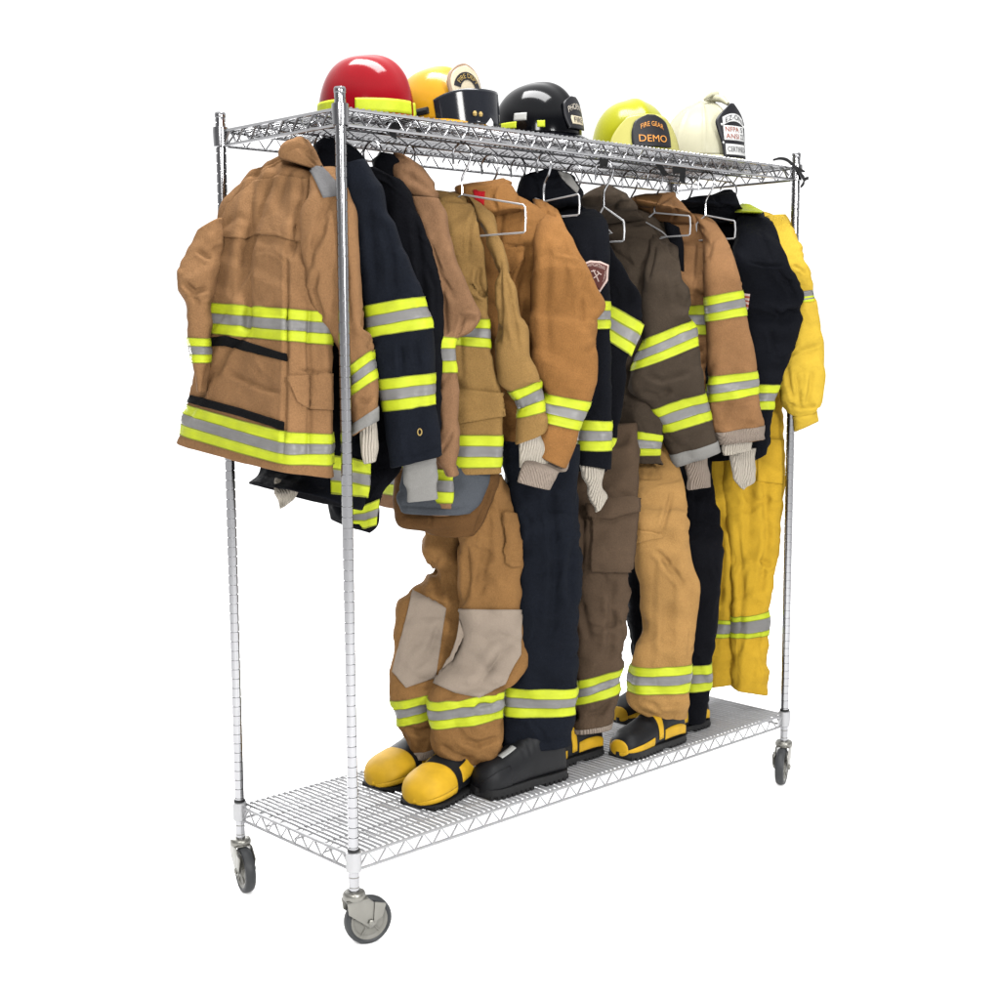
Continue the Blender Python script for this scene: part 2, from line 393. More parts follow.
        Q = P+M*o[:, None, None]
        Q = np.concatenate([P[:1]-M[:1]*.001, Q, P[-1:]-M[-1:]*.001]); ms = [ms[0]]+ms+[ms[-1]]
        U = Q.shape[1]; Fc = []; fm = []
        for a in range(len(Q)-1):
            for j in range(U):
                j2 = (j+1) % U; Fc.append((a*U+j, a*U+j2, (a+1)*U+j2, (a+1)*U+j)); fm.append(ms[a])
        return mesh(name, Q.reshape(-1, 3), Fc, mats, parent or s.o, fm)
    def patch(s, top, bot, name, mats, off=.004, rows=None, n=None, pattern=(0,), bands=(1,), parent=None, label=None, also=()):
        """a sewn-on panel: ruled between two photo-pixel lines and laid on the near side"""
        def res(L, n):
            L = np.array(L, float); d = np.r_[0, np.cumsum(np.linalg.norm(np.diff(L, axis=0), axis=1))]; t = np.linspace(0, d[-1], n)
            return np.stack([np.interp(t, d, L[:, 0]), np.interp(t, d, L[:, 1])], 1)
        ln = lambda L: float(np.linalg.norm(np.diff(np.array(L, float), axis=0), axis=1).sum())
        n = n or int(np.clip(max(ln(top), ln(bot))/1.8, 8, 90)); gap = max(math.dist(top[0], bot[0]), math.dist(top[-1], bot[-1]))
        A, B = res(top, n), res(bot, n); ts = [0]; ms = []; acc = 0
        kk = rows or (4 if len(pattern) > 1 else int(np.clip(gap/1.8, 6, 60)))
        for w, m in zip(bands, pattern):
            for q in range(kk): ts.append(acc+w*(q+1)/kk); ms.append(m)
            acc += w
        T = s.tree(); P = np.zeros((len(ts), n, 3)); Nn = np.zeros_like(P)
        Gc = s.G.reshape(-1, 3).mean(0); last = float(FH@Gc)
        for a, t in enumerate(ts):
            for j in range(n):
                p = A[j]*(1-t)+B[j]*t; k = ray(*p)
                h = T.ray_cast(Vector(CP), Vector(k/np.linalg.norm(k)))
                for o2 in also:
                    h2 = o2.tree().ray_cast(Vector(CP), Vector(k/np.linalg.norm(k)))
                    if h2[0] is not None and (h[0] is None or h2[3] < h[3]): h = h2
                if h[0] is not None:
                    P[a, j] = h[0]; nn = np.array(h[1]); nn = -nn if nn@k > 0 else nn; Nn[a, j] = nn; last = float(FH@P[a, j])
                else:
                    q = Vector(onp(p[0], p[1], FH, last)); h = T.find_nearest(q)
                    P[a, j] = np.array(q)*.6+np.array(h[0])*.4; Nn[a, j] = -FH
        # even out the sheet so that it spans small gaps
        for _ in range(1):
            P[1:-1, 1:-1] = (P[1:-1, 1:-1]*2+P[:-2, 1:-1]+P[2:, 1:-1]+P[1:-1, :-2]+P[1:-1, 2:])/6
            Nn[1:-1, 1:-1] = (Nn[1:-1, 1:-1]+Nn[:-2, 1:-1]+Nn[2:, 1:-1]+Nn[1:-1, :-2]+Nn[1:-1, 2:])
        Nn /= np.linalg.norm(Nn, axis=2)[..., None]+1e-9
        m, n2 = P.shape[:2]
        Qt = P+Nn*off; Qb = P-Nn*.007
        V = np.concatenate([Qt.reshape(-1, 3), Qb.reshape(-1, 3)]); k = m*n2; Fc = []; fm = []
        for a in range(m-1):
            for j in range(n2-1):
                Fc.append((a*n2+j, a*n2+j+1, (a+1)*n2+j+1, (a+1)*n2+j)); fm.append(ms[a])
        rim = [(0, j) for j in range(n2)]+[(a, n2-1) for a in range(1, m)]+[(m-1, j) for j in range(n2-2, -1, -1)]+[(a, 0) for a in range(m-2, 0, -1)]
        for q in range(len(rim)):
            a, b = rim[q], rim[(q+1) % len(rim)]; ia = a[0]*n2+a[1]; ib = b[0]*n2+b[1]
            Fc.append((ia, ib, ib+k, ia+k)); fm.append(ms[min(max(min(a[0], b[0]), 0), len(ms)-1)])
        o = mesh(name, V, Fc, mats, parent or s.o, fm)
        if label: o['label'] = label
        s.lastpatch = (Qt, Nn)
        return o
LIMED = plain('tape_stitching', (150, 158, 40), rough=.8)
STR = dict(pattern=(2, 0, 2, 1, 2, 0, 2), bands=(.03, .285, .03, .31, .03, .285, .03))

# ------------------------------------------------------------------ garments
def coat(x, z, label):
    return empty('turnout_coat', (x, .25, z), label, 'coat', 'firefighter coats hanging on the rack')

def wristlet(secs, y, parent, mat=None, dep=.05):
    return Cloth(secs, y=y, dep=dep*.8, wr=.8, se=3.2, step=.003, gv=1.03).build('wristlet', mat or KNIT, parent, inner=KNIT, hem=.004)

def garments():
    S = lambda *a, **k: Cloth(*a, **k)
    # ---- 1 tan coat, back to the left
    c = coat(.05, 1.15, 'tan coat with its broad back to the left, nearest the left end of the rack')
    secs = [(281, 156, 300, 157, 323, 169), (255, 171, 304, 174, 334, 184), (238, 187, 303, 196, 334, 203), (222, 206, 298, 224, 333, 228), (215, 242, 292, 246, 332, 250), (209, 275, 289, 280, 332, 285),
            (205, 302, 285, 308, 331, 312), (202, 332, 285, 341, 331, 345), (196, 368, 285, 382, 331, 388), (187, 403, 285, 431, 331, 433.6), (181, 434, 283, 464, 331, 465), (178.5, 443, 282, 471, 331, 477)]
    xs = [.02, .0, -.02, -.04, -.06, -.075, -.085, -.09, -.10, -.11, -.12, -.122]
    rings = []
    for q, xb in zip(secs, xs):
        C = onx(q[2], q[3], xb); L = onx(q[0], q[1], xb-.02); R = atd(q[4], q[5], C+FH*.035)
        R2 = R+FH*.09+np.array([.0, .03, 0]); L2 = L+np.array([.085, -.01, 0]); C2 = C+np.array([.13, .10, 0])
        M = (L+C)/2+np.array([-.012, 0, 0]); pts = np.array([L, (L+M)/2+np.array([-.006, 0, 0]), M, (M+C)/2+np.array([-.004, 0, 0]), C, (C+R)/2-FH*.006, R, R2, C2, L2])
        n = len(pts); K = np.concatenate([pts[-3:], pts, pts[:4]])
        rings.append(crom(K, np.arange(-3, n+4, dtype=float), np.linspace(0, n, 120, endpoint=False)))
    b = S(None, rings=np.array(rings), wr=.9, gu=1.02, gv=1.02, step=.005)
    for f in [([(262, 160), (250, 200), (240, 260), (233, 300)], 4, .007), ([(278, 165), (262, 200), (246, 250), (244, 330)], 5, .009), ([(289, 168), (276, 215)], 4, .004),
              ([(300, 170), (301, 195), (296, 225), (290, 260)], 3.5, .006), ([(286, 245), (287, 320), (285, 400), (283, 460)], 2, .006, .2),
              ([(310, 300), (308, 340), (310, 380), (308, 460)], 2.4, .005), ([(250, 300), (246, 335), (225, 350), (214, 378)], 4, .006), ([(300, 370), (318, 372), (330, 371)], 1.5, .003), ([(225, 370), (262, 388), (280, 392)], 3, .004)]:
        b.fold(f[0], f[1], f[2]*1.35, *f[3:])
    b.build('coat_body', TAN, c)
    b.band(6, 7); b.band(9, 10)
    b.patch([(205, 338), (226, 336), (245, 341), (286, 354)], [(203, 347), (226, 345), (245, 351), (287, 361.5)], 'hook_tape', VELCRO, rows=5)
    b.patch([(191, 395), (240, 408), (284, 422)], [(188, 402.5), (240, 416), (284, 430.5)], 'hook_tape', VELCRO, rows=5)
    b.patch([(228, 205), (255, 181), (282, 175), (309, 180)], [(217, 236), (245, 239), (258, 234.5), (275, 235.5), (302, 243)], 'back_yoke', TAN, off=.005)
    b.patch([(289, 376), (310, 375), (331, 374)], [(289, 381), (297, 402), (309, 409), (331, 410)], 'pocket_flap', TAN, off=.007)
    col = S([(279, 158, 327, 174), (279.5, 151, 320, 161), (286, 143.5, 313, 147), (297, 139.5, 307, 139)], y=.17, dep=.11, wr=.6, folds=[([(282, 152), (298, 146), (310, 158), (322, 170)], 2, .004), ([(300, 146), (312, 154), (320, 164)], 1.5, .004)]).build('collar', TAN, c, lip=False)
    sl = S([(312, 170, 337, 168, .13), (309, 190, 348, 186, .09), (303, 215, 355, 210, .07), (302, 243, 358, 245), (306, 270, 360, 275), (312, 298, 362, 302), (324, 325, 365, 326), (340, 352, 369, 341), (348, 367, 371, 350), (351, 397, 376.5, 378), (352, 420, 378, 400), (353, 434, 377.5, 420)], y=.06, dep=.11, wr=.8,
           folds=[([(309, 270), (313, 250), (322, 235), (326, 215)], 3, .008), ([(318, 270), (312, 290), (322, 320)], 3, .008), ([(345, 250), (348, 300), (352, 340)], 4, .006), ([(330, 200), (318, 222), (312, 250)], 3, .005), ([(356, 400), (366, 402), (374, 396)], 2.5, .005)]).build('sleeve', TAN, c)
    sl.band(8, 9); sl.band(10.3, 11, 'sleeve_cuff', [GREYC], pattern=(0,), bands=(1,))
    b.patch([(306, 160), (315, 180), (323, 198)], [(318, 163), (337, 184), (337, 196)], 'shoulder_patch', GREYP, off=.006, also=[sl])
    wristlet([(360, 420, 376, 418), (359, 436, 377, 436), (361, 452, 378, 450), (363, 463, 376, 461)], .06, c)
    fs = S([(198, 232, 222, 218), (192, 248, 222, 240), (181, 281, 216, 285), (187, 309, 213, 310), (190, 337, 212, 338), (194, 362, 210, 362), (197, 377, 208, 377), (199, 390, 207, 390)], y=.40, dep=.08, wr=1.4,
           folds=[([(197, 250), (206, 256), (212, 258)], 2.5, .007), ([(183, 282), (195, 292), (208, 288)], 3, .01), ([(190, 294), (200, 304)], 2.5, .006)]).build('sleeve', TAN, c)
    fs.band(4, 5)

    # ---- 2 navy coat
    c = coat(.27, 1.10, 'faded navy coat with two striped bands on the sleeve just right of the near post')
    S([(318, 172, 374, 188, .22), (315, 155, 369, 167, .22), (317, 143, 356, 150, .22), (325, 140, 343, 141.5, .22)], y=.2, dep=.12, wr=.7).build('collar', BLACK, c, lip=False)
    b = S([(322, 170, 372, 180, .2, .5), (318, 200, 385, 215, .14, .8), (315, 260, 395, 270), (312, 330, 395, 330), (312, 400, 390, 405), (310, 446, 380, 456), (308, 484, 378, 498), (300, 490, 374, 512)], y=.13, ext=(.03, .32, 0)).build('coat_body', BLACK, c)
    b.patch([(331, 455), (350, 457), (372, 463)], [(331, 494), (350, 496), (370, 498)], 'reflective_stripe', [LIME, SILV, LIMED], off=.004, **STR)
    sl = S([(340, 168, 366, 160), (339, 182, 378, 183), (345, 205, 387, 209), (351, 235, 398.5, 236), (356, 266, 410, 265), (361, 290, 419, 287), (364, 306, 422, 296.5), (368, 338, 431, 328), (373, 358, 433, 350), (377, 379, 433, 372.5), (384, 411, 433.5, 404), (388, 440, 439, 431), (391, 466, 441.5, 454)], y=.045, dep=.115, wr=1.0,
           folds=[([(385, 225), (392, 260), (394, 295)], 4, .005), ([(368, 200), (372, 250), (376, 290)], 4, .004), ([(400, 345), (402, 375)], 3, .006), ([(415, 340), (418, 368)], 3, .005), ([(389, 457), (415, 455), (440, 447)], 1.2, .002)]).build('sleeve', NAVY, c)
    sl.band(6, 7); sl.band(9, 10)
    mb = MB(); p = np.array(sl.tree().ray_cast(Vector(CP), Vector(ray(419.7, 432)).normalized())[0]); k = ray(419.7, 432); k /= np.linalg.norm(k)
    th = np.linspace(0, 2*math.pi, 14, endpoint=False); mb.tube([p-k*.003+RT*.005*math.cos(t)+UP*.008*math.sin(t) for t in th], .0016, 6, closed=True); mb.build('eyelet', GOLD, sl.o)
    w = wristlet([(402, 455, 436, 450), (403, 470, 437, 466), (404, 484, 438, 480), (406, 487, 437, 484), (407, 501, 438, 498)], .05, c, GREYC)
    wristlet([(275, 478, 297, 480, .33), (274, 494, 297, 492), (277, 500, 293, 501), (280, 507, 284, 507)], .3, c)

    # ---- 3 black coat
    c = coat(.40, 1.08, 'plain black coat squeezed behind the faded navy sleeve, hem hanging lowest on the left')
    b = S([(340, 200, 395, 200, .2, .5), (345, 280, 415, 280), (345, 400, 412, 400), (345, 470, 405, 470), (347, 497, 386, 500), (349, 520, 378, 531), (350, 523, 374, 534)], y=.17, ext=(.03, .14, 0), wr=.6).build('coat_body', BLACKER, c)
    b.patch([(350, 509), (364, 505), (379, 499)], [(353, 527), (365, 529), (376, 525)], 'reflective_stripe', [LIME, SILV, LIMED], off=.004, **STR)
    S([(362, 170, 376, 168), (368, 180, 402, 185), (378, 200, 414, 205), (385, 225, 424, 228), (392, 258, 434.5, 258), (396, 290, 440.5, 285), (398, 330, 441, 328), (398, 370, 440.5, 370), (398, 408, 440.5, 408), (400, 440, 440, 440), (401, 456, 438, 456)], y=.10, dep=.10,
      folds=[([(415, 215), (422, 270), (424, 330)], 4, .007), ([(425, 262), (436, 288), (436, 330)], 3, .005)]).build('sleeve', BLACKER, c)
    S([(372, 190, 410, 205, .2), (372, 172, 408, 186, .22), (375, 160, 405, 166, .22), (380, 154, 396, 156, .22)], y=.2, dep=.11, wr=.6).build('collar', BLACKER, c, lip=False)

    # ---- 4 rosy tan coat with a pointed, folded sleeve
    c = coat(.50, 1.12, 'rosy tan coat with a big turned-up collar and a sharply folded elbow')
    b = S([(400, 190, 440, 200, .2, .5), (420, 230, 450, 235, .12, .9), (430, 330, 458, 330), (436, 400, 457.6, 400), (436, 469, 457.6, 469), (436, 503, 457.6, 503), (436, 516, 457.6, 514)], y=.13, ext=(.04, .32, 0), wr=.7).build('coat_body', TAN4, c)
    b.band(4, 5)
    col = S([(409, 196, 438, 199, .15), (398, 186, 437, 192, .16), (390, 168, 431, 178, .18), (390, 158, 421, 166, .2), (393, 154.5, 408, 157, .2)], y=.18, dep=.12, wr=.7, folds=[([(400, 170), (415, 180), (432, 190)], 4, .004)]).build('collar', TAN4, c, lip=False)
    sl = S([(409, 197, 439, 199), (414, 208, 444, 210), (420, 228, 448, 229), (427, 252, 455, 256), (432, 280, 465, 280), (436, 300, 474, 301), (438, 315, 479.5, 316), (439, 328, 470, 331), (439, 338, 459, 338.5), (439, 372.5, 457.8, 373), (439, 410, 458, 408), (438, 440, 458, 443), (438, 464, 457.6, 463), (447, 475, 457, 474)], y=.07, dep=.07, wr=.8,
           folds=[([(478, 318), (468, 316), (461, 317)], 1.8, .006, .8), ([(463, 317), (458, 337)], 1.8, .006), ([(442, 280), (444, 315), (446, 335)], 3.5, .008), ([(455, 430), (446, 445), (439, 455)], 2, .006), ([(430, 240), (440, 275), (455, 300)], 3, .006)]).build('sleeve', TAN4, c)
    sl.band(8, 9)

    # ---- 5 khaki coat
    c = coat(.59, 1.13, 'khaki coat with a large flap pocket above its lower stripe and white wristlet')
    b = S([(432, 189, 472, 195, .2, .4), (428, 196, 481, 205, .13, .8), (432, 220, 488, 222), (438, 270, 497, 272), (440, 305, 499, 305), (440, 319, 500, 319), (442, 344, 502, 349), (448, 375, 506, 378), (450, 390, 512, 396), (450, 420, 514, 420), (450, 435, 514.6, 435), (450, 468, 514.6, 467), (450, 475, 514.6, 472)], y=.08, ext=(.03, .36, 0), wr=1.0,
          folds=[([(443, 200), (470, 202)], 1.4, .004), ([(479, 205), (470, 225), (468, 255)], 2, .005), ([(480, 268), (478, 282), (487, 296)], 3, .012), ([(470, 285), (478, 292), (487, 296)], 2.6, .01), ([(496, 345), (502, 375), (508, 390)], 3, .006), ([(460, 330), (462, 380)], 3, .004)]).build('coat_body', KHAKI, c)
    b.band(5, 6); b.band(10, 11)
    b.patch([(456, 388), (480, 390), (503, 393)], [(456, 424), (485, 419), (508, 415.5)], 'pocket_flap', KHAKI, off=.010)
    sl = S([(466, 196, 484, 206, .14), (476, 216, 493, 219, .09), (488, 243, 501, 242, .04), (496, 272, 509.5, 271), (497, 300, 518, 303), (498, 330, 526.5, 330), (497, 362, 534, 366), (502, 384, 539, 380), (508, 391, 540, 381), (517, 418, 544.5, 411), (516, 432, 547.5, 426), (515, 443, 545, 432)], y=.015, dep=.10, wr=.9,
           folds=[([(500, 260), (501, 300), (499, 345)], 2.2, .006), ([(505, 270), (513, 310), (518, 350)], 3, .005)]).build('sleeve', KHAKI, c)
    sl.band(8, 9)
    wristlet([(518, 438, 539, 430), (519, 448, 543, 442), (519, 462, 549, 455), (519, 467, 550, 462)], .015, c)

    # ---- 6 orange-tan coat
    c = coat(.75, 1.13, 'plain orange-tan coat with a red collar label and a smooth wide sleeve')
    b = S([(463, 190, 512, 190, .2, .4), (468, 200, 544, 203, .15, .8), (472, 225, 562, 225), (478, 280, 572, 290), (484, 340, 572, 350), (490, 400, 560, 400), (500, 455, 555, 455)], y=.09, ext=(.03, .36, 0), wr=1.0,
          folds=[([(503, 200), (500, 230), (497, 262)], 2.4, .005), ([(526, 242), (524, 265), (517, 285), (514, 330)], 3, .01), ([(505, 245), (515, 247), (526, 246)], 1.6, .004)]).build('coat_body', ORANGE, c)
    b.patch([(503, 244), (524, 246)], [(505, 268), (512, 273), (522, 258)], 'pocket_flap', ORANGE, off=.007)
    col = S([(478, 222, 528, 212, .17), (470, 212, 520, 204, .12), (460, 198, 517, 197, .14), (456, 189, 512, 189, .16), (466, 185.5, 510, 183, .18), (492, 182.5, 505, 179.5, .2)], y=.16, dep=.13, wr=.8, folds=[([(498, 212), (492, 196), (497, 184)], 1.8, .006), ([(470, 190), (484, 188), (496, 184)], 1.4, .004)]).build('collar', ORANGE, c, lip=False)
    col.patch([(473, 190.5), (485, 192)], [(475, 200), (484, 206)], 'label_tag', REDL, off=.004, rows=6)
    sl = S([(532, 200, 545, 202, .17), (535, 213, 556, 211, .11), (536, 224, 563, 223, .06), (534, 245, 575.5, 246, .02), (533, 270, 588, 268), (532, 287, 596, 287), (531, 304, 603.5, 304), (530, 320, 598, 318), (530, 345, 596, 345), (533, 370, 596, 378), (541, 392.5, 590, 401), (540, 421, 579.5, 430), (536, 436, 576, 444), (536, 453, 567, 467)], y=.0, dep=.125, wr=1.0, gv=1.025,
           folds=[([(537, 222), (545, 212), (556, 216)], 2, .004), ([(590, 275), (580, 300), (584, 330)], 3, .004), ([(596, 345), (585, 352)], 3, .004), ([(560, 225), (566, 260), (562, 300)], 5, .004), ([(548, 240), (546, 300), (548, 360)], 5, .004)]).build('sleeve', ORANGE, c)
    sl.band(10, 11)
    wristlet([(538, 446, 570, 455), (534, 456, 566.5, 470), (524, 462, 558, 473), (520, 472, 554, 480), (518, 481, 550, 489)], -.008, c, TANB)

    # ---- 7 black coat with the shoulder badge
    c = coat(.95, 1.13, 'black coat with a maroon shield badge on its sleeve and a bright slanted stripe')
    b = S([(516, 195, 580, 200, .24, .4), (540, 214, 600, 214, .17, .8), (570, 232, 610, 231), (585, 252, 621.5, 252), (590, 276, 638, 276), (595, 298, 651, 300), (596, 322, 649, 330), (597, 352, 637, 356), (597, 400, 631, 400), (598, 436, 622, 438), (598, 467, 611, 466), (596, 472, 611, 470)], y=.045, ext=(.03, .36, 0), wr=.8).build('coat_body', BLACKER, c)
    b.patch([(607, 302.5), (647, 325.5)], [(607, 340.5), (633.5, 357.5)], 'reflective_stripe', [LIME, SILV, LIMED], off=.004, **STR)
    b.band(9, 10)
    S([(532, 214, 590, 212, .22), (517, 196, 580, 198, .17), (518, 190, 581.5, 194, .17), (520, 181, 575, 183, .18), (527, 175.5, 567, 174.5, .2), (537, 172.5, 556, 170.5, .2)], y=.17, dep=.13, wr=.7, folds=[([(562, 172), (568, 184), (578, 192)], 3, .006), ([(530, 178), (545, 186), (560, 184)], 3, .004)]).build('collar', BLACK, c, lip=False).patch([(558, 171.5), (569, 174), (579, 189)], [(560, 176), (567, 184), (577, 193.5)], 'collar_highlight', GREYC, off=.003, rows=6)  # the grey patch is a painted highlight along the collar's right side
    sl = S([(560, 210, 596, 210, .16), (562, 225, 606, 224, .08), (572, 250, 609.5, 248, .045), (580, 280, 609.5, 278), (584, 301, 609.5, 301.5), (584, 330, 609.5, 329), (582, 360, 610.5, 360), (580, 395, 611, 395), (579, 419, 611, 420.5), (577, 450, 611, 450), (577, 462, 611, 468)], y=.03, dep=.095, wr=.7).build('sleeve', BLACK, c)
    sl.band(4, 5); sl.band(8, 9)
    # shield badge
    sl.patch([(583, 263.5), (590, 260.5), (600, 261.5), (608, 265)], [(584, 272), (590, 284), (599.5, 293), (607, 281)], 'badge', PATE, off=.0035, n=22)
    bd = sl.patch([(584.5, 265), (590.5, 262.5), (599.5, 263.2), (606.3, 266)], [(585.5, 272), (591, 283), (599.5, 290.5), (605.2, 279.5)], 'badge_field', PATR, off=.0046, n=22, parent=None)
    Q, NQ = sl.lastpatch
    def onq(a, b_, d=.0012):
        m, n = Q.shape[:2]; fi = min(max(b_, 0), 1)*(m-1.001); fj = min(max(a, 0), 1)*(n-1.001); i, j = int(fi), int(fj); u, v = fi-i, fj-j
        lerp = lambda A: (A[i, j]*(1-u)+A[i+1, j]*u)*(1-v)+(A[i, j+1]*(1-u)+A[i+1, j+1]*u)*v
        return lerp(Q)+lerp(NQ)*d
    mb = MB()
    for a in (((.40, .35), (.62, .70)), ((.66, .35), (.42, .70)), ((.32, .46), (.50, .33)), ((.56, .33), (.76, .46))):
        mb.tube([onq(a[0][0]+(a[1][0]-a[0][0])*t, a[0][1]+(a[1][1]-a[0][1])*t, .0014) for t in np.linspace(0, 1, 6)], .0016, 5)
    mb.build('badge_emblem', PATE, sl.o)
    words('badge_lettering', 'FIREFIGHTING', PATE, lambda s_, t_, d: Vector(onq(.08+.84*(s_+.5), .21-.16*t_-.10*math.cos(math.pi*s_)+.06, .001+d)), sl.o, width=1, height=1)
    words('badge_lettering', 'CORPS', PATE, lambda s_, t_, d: Vector(onq(.90+.08*t_-.10*(s_+.5)**2, .34+.5*(s_+.5), .001+d)), sl.o, width=1, height=1)
    wristlet([(579, 464, 605, 468), (582, 474, 603, 476), (587, 486, 603, 486), (588, 497, 606, 497), (594, 506, 604, 502), (595, 511, 600, 509)], .03, c)

    # ---- 8 olive-brown coat
    c = coat(1.17, 1.13, 'dark olive-brown coat with a grey cuff and two slanted bands on its sleeve')
    b = S([(582, 205, 634, 204, .26, .4), (596, 212, 665, 220, .22, .8), (605, 226, 678, 232, .18), (612, 250, 678, 260, .14), (620, 300, 678, 310), (625, 370, 675, 380), (628, 410, 672, 420), (629, 429.5, 671, 436), (631, 455, 670, 455), (633, 464, 674, 463)], y=.12, ext=(.03, .36, 0), wr=1.0,
          folds=[([(600, 225), (612, 250), (640, 270)], 3, .006), ([(632, 225), (650, 222), (664, 230)], 2, .004)]).build('coat_body', OLIVE, c)
    b.band(7, 8)
    S([(664, 222, 679, 228), (667, 240, 682.5, 243), (673, 258, 683.5, 262), (679, 272, 683.5, 276)], y=.12, dep=.06, wr=.5).build('storm_flap', BLACKER, c)
    S([(594, 226, 646, 220, .24), (586, 212, 637, 212, .2), (579, 204, 636, 207, .18), (582, 198, 630, 198, .17), (591, 191, 623, 192.5, .18), (599, 187, 612, 187, .2)], y=.16, dep=.13, wr=.9, folds=[([(602, 213), (618, 206), (632, 201)], 2.2, .007), ([(622, 192), (620, 202), (612, 208)], 2, .004)]).build('collar', OLIVE, c, lip=False)
    sl = S([(646, 220, 670, 222, .26), (648, 232, 676, 240, .18), (648, 256, 679, 262, .11), (644, 280, 683, 284), (642, 305, 688, 304), (641, 339.5, 691, 319.5), (632.5, 371.5, 697, 345.5), (632, 388, 701, 370), (648, 409, 704.5, 392.5), (660.5, 433, 711, 419), (668, 450, 715, 437), (673.7, 466, 719, 451)], y=.085, dep=.115, wr=1.0,
           folds=[([(655, 245), (652, 262), (647, 280)], 2.2, .006), ([(646, 375), (662, 380), (690, 372)], 3, .006), ([(640, 392), (658, 396), (672, 390)], 3, .005), ([(668, 240), (672, 252), (680, 260)], 2, .005), ([(672, 262), (676, 300)], 4, .004), ([(665, 440), (690, 437), (712, 428)], 1.3, .002)]).build('sleeve', OLIVE, c)
    sl.band(5, 6); sl.band(8, 9); sl.band(10.25, 11, 'sleeve_cuff', [GREYC], pattern=(0,), bands=(1,))
    wristlet([(681, 452, 706, 446), (686, 470, 708, 464), (688, 489, 711, 486)], .085, c, TANB)

    # ---- 9 tan coat
    c = coat(1.38, 1.13, 'clean tan coat with two level bands on a straight sleeve and an upright collar')
    b = S([(634, 200, 688, 212, .26, .4), (650, 212, 704, 216, .21, .8), (660, 230, 712, 235, .17), (666, 280, 716, 290), (680, 307, 715, 307), (682, 335, 715, 336), (684, 398, 714, 398), (690, 440, 725, 446)], y=.08, ext=(.03, .36, 0), wr=1.2, gv=1.05,
          folds=[([(700, 230), (698, 270), (694, 300)], 3, .006), ([(690, 345), (702, 352)], 2, .005), ([(694, 365), (706, 362)], 2, .005)]).build('coat_body', TAN9, c)
    b.band(4, 5)
    S([(642, 222, 694, 224, .22), (634, 208, 691, 216, .19), (632, 200, 688, 211, .14), (636, 196, 682, 203, .17), (652, 194, 676, 198, .18), (664, 194, 674, 194, .2)], y=.16, dep=.12, wr=.7, folds=[([(656, 206), (664, 200), (672, 196)], 2, .004), ([(672, 198), (676, 212), (672, 222)], 1.6, .005)]).build('collar', TAN9, c, lip=False).patch([(634, 197), (650, 195), (662, 196)], [(640, 206), (650, 207), (656, 205)], 'collar_lining', COLB, off=.004, rows=6)
    sl = S([(690, 214, 706, 217, .2), (700, 228, 717, 228, .12), (704, 242, 726, 242, .06), (704, 262, 734, 262, .015), (704, 280, 739, 280), (705, 297, 741, 290), (706.5, 322, 746, 315.5), (708, 350, 752.5, 348), (708.7, 376, 756, 370.5), (709, 402, 758, 393.5), (713, 425, 762, 418), (717, 443.5, 763.5, 438)], y=.0, dep=.115, wr=.8,
           folds=[([(710, 402), (730, 405), (755, 400)], 1.5, .003), ([(707, 260), (712, 240), (720, 234)], 3, .004)]).build('sleeve', TAN9, c)
    sl.band(5, 6); sl.band(8, 9); sl.band(10.35, 11, 'sleeve_cuff', [TANB], pattern=(0,), bands=(1,))
    wristlet([(720, 440, 753, 436), (721.5, 447, 752, 442), (724, 455, 751, 450)], .0, c)

    # ---- 10 black coat with flag
    c = coat(1.58, 1.12, 'black coat with a small flag on its bulging sleeve, beside the yellow coverall')
    b = S([(688, 212, 742, 208, .26, .4), (695, 218, 766, 220, .22, .8), (705, 235, 770, 238, .19), (715, 300, 775, 300), (720, 384, 775, 384.5), (720, 409, 771, 409), (718, 430, 769, 430), (716, 462, 765.6, 452)], y=.09, ext=(.03, .34, 0), wr=.9).build('coat_body', BLACKER, c)
    b.band(4, 5)
    S([(690, 224, 750, 222, .24), (684, 210, 742, 210, .2), (682, 202, 739, 204, .16), (690, 198, 735, 196, .18), (714, 194.5, 732, 192.5, .2), (722, 191.5, 730, 191, .2)], y=.16, dep=.12, wr=.8, folds=[([(714, 196), (720, 204), (736, 210)], 2, .005)]).build('collar', BLACK, c, lip=False)
    sl = S([(738, 210, 758, 212, .2), (736, 224, 772, 225, .1), (735, 240, 779, 241, .05), (733, 263, 786, 263), (735, 286, 798, 286), (738, 300, 801.5, 300), (740, 308, 799, 309), (742, 319, 802, 319), (744, 334, 797, 334), (748, 358, 789, 358), (752, 384, 778.5, 384.5), (752, 409, 772, 409), (752, 434, 768.5, 434), (748, 460, 765.6, 452)], y=.02, dep=.11, wr=1.1,
           folds=[([(748, 262), (765, 266), (784, 266)], 1.4, .004), ([(800, 310), (788, 311), (778, 316)], 2.4, .010, .8), ([(776, 270), (788, 284), (796, 300)], 3, .006), ([(760, 230), (768, 250), (772, 262)], 3, .004), ([(770, 330), (776, 355)], 3, .005)]).build('sleeve', BLACK, c)
    sl.band(10, 11)
    sl.patch([(742, 293), (750, 294)], [(742, 306), (748, 309.5)], 'flag', [PATE, INKR], pattern=(0, 1)*3+(0,), bands=(1/7.,)*7, rows=2, n=8)
    wristlet([(729, 450, 756, 448), (731, 459, 755, 458), (732, 472, 754, 473), (734, 482, 753, 484), (740, 488, 746, 488)], .03, c)

    # ---- 11 yellow coverall
    c = empty('coverall', (1.75, .25, .35), 'bright yellow coverall with a puffed sleeve hanging beside the far right post', 'coverall')
    b = S([(726, 205, 762, 210, .24, .4), (728, 212, 785, 216, .16, .8), (730, 240, 790, 240), (735, 330, 790, 330), (736, 400, 781, 398), (730, 436, 783, 436)], y=.17, ext=(.03, .34, 0), wr=1.0).build('coverall_body', YEL, c)
    S([(735, 212, 762, 213, .1), (738, 206, 756, 209, .15), (742, 204, 750, 206, .16)], y=.14, dep=.1, wr=.5).build('collar', LIME, c, lip=False)
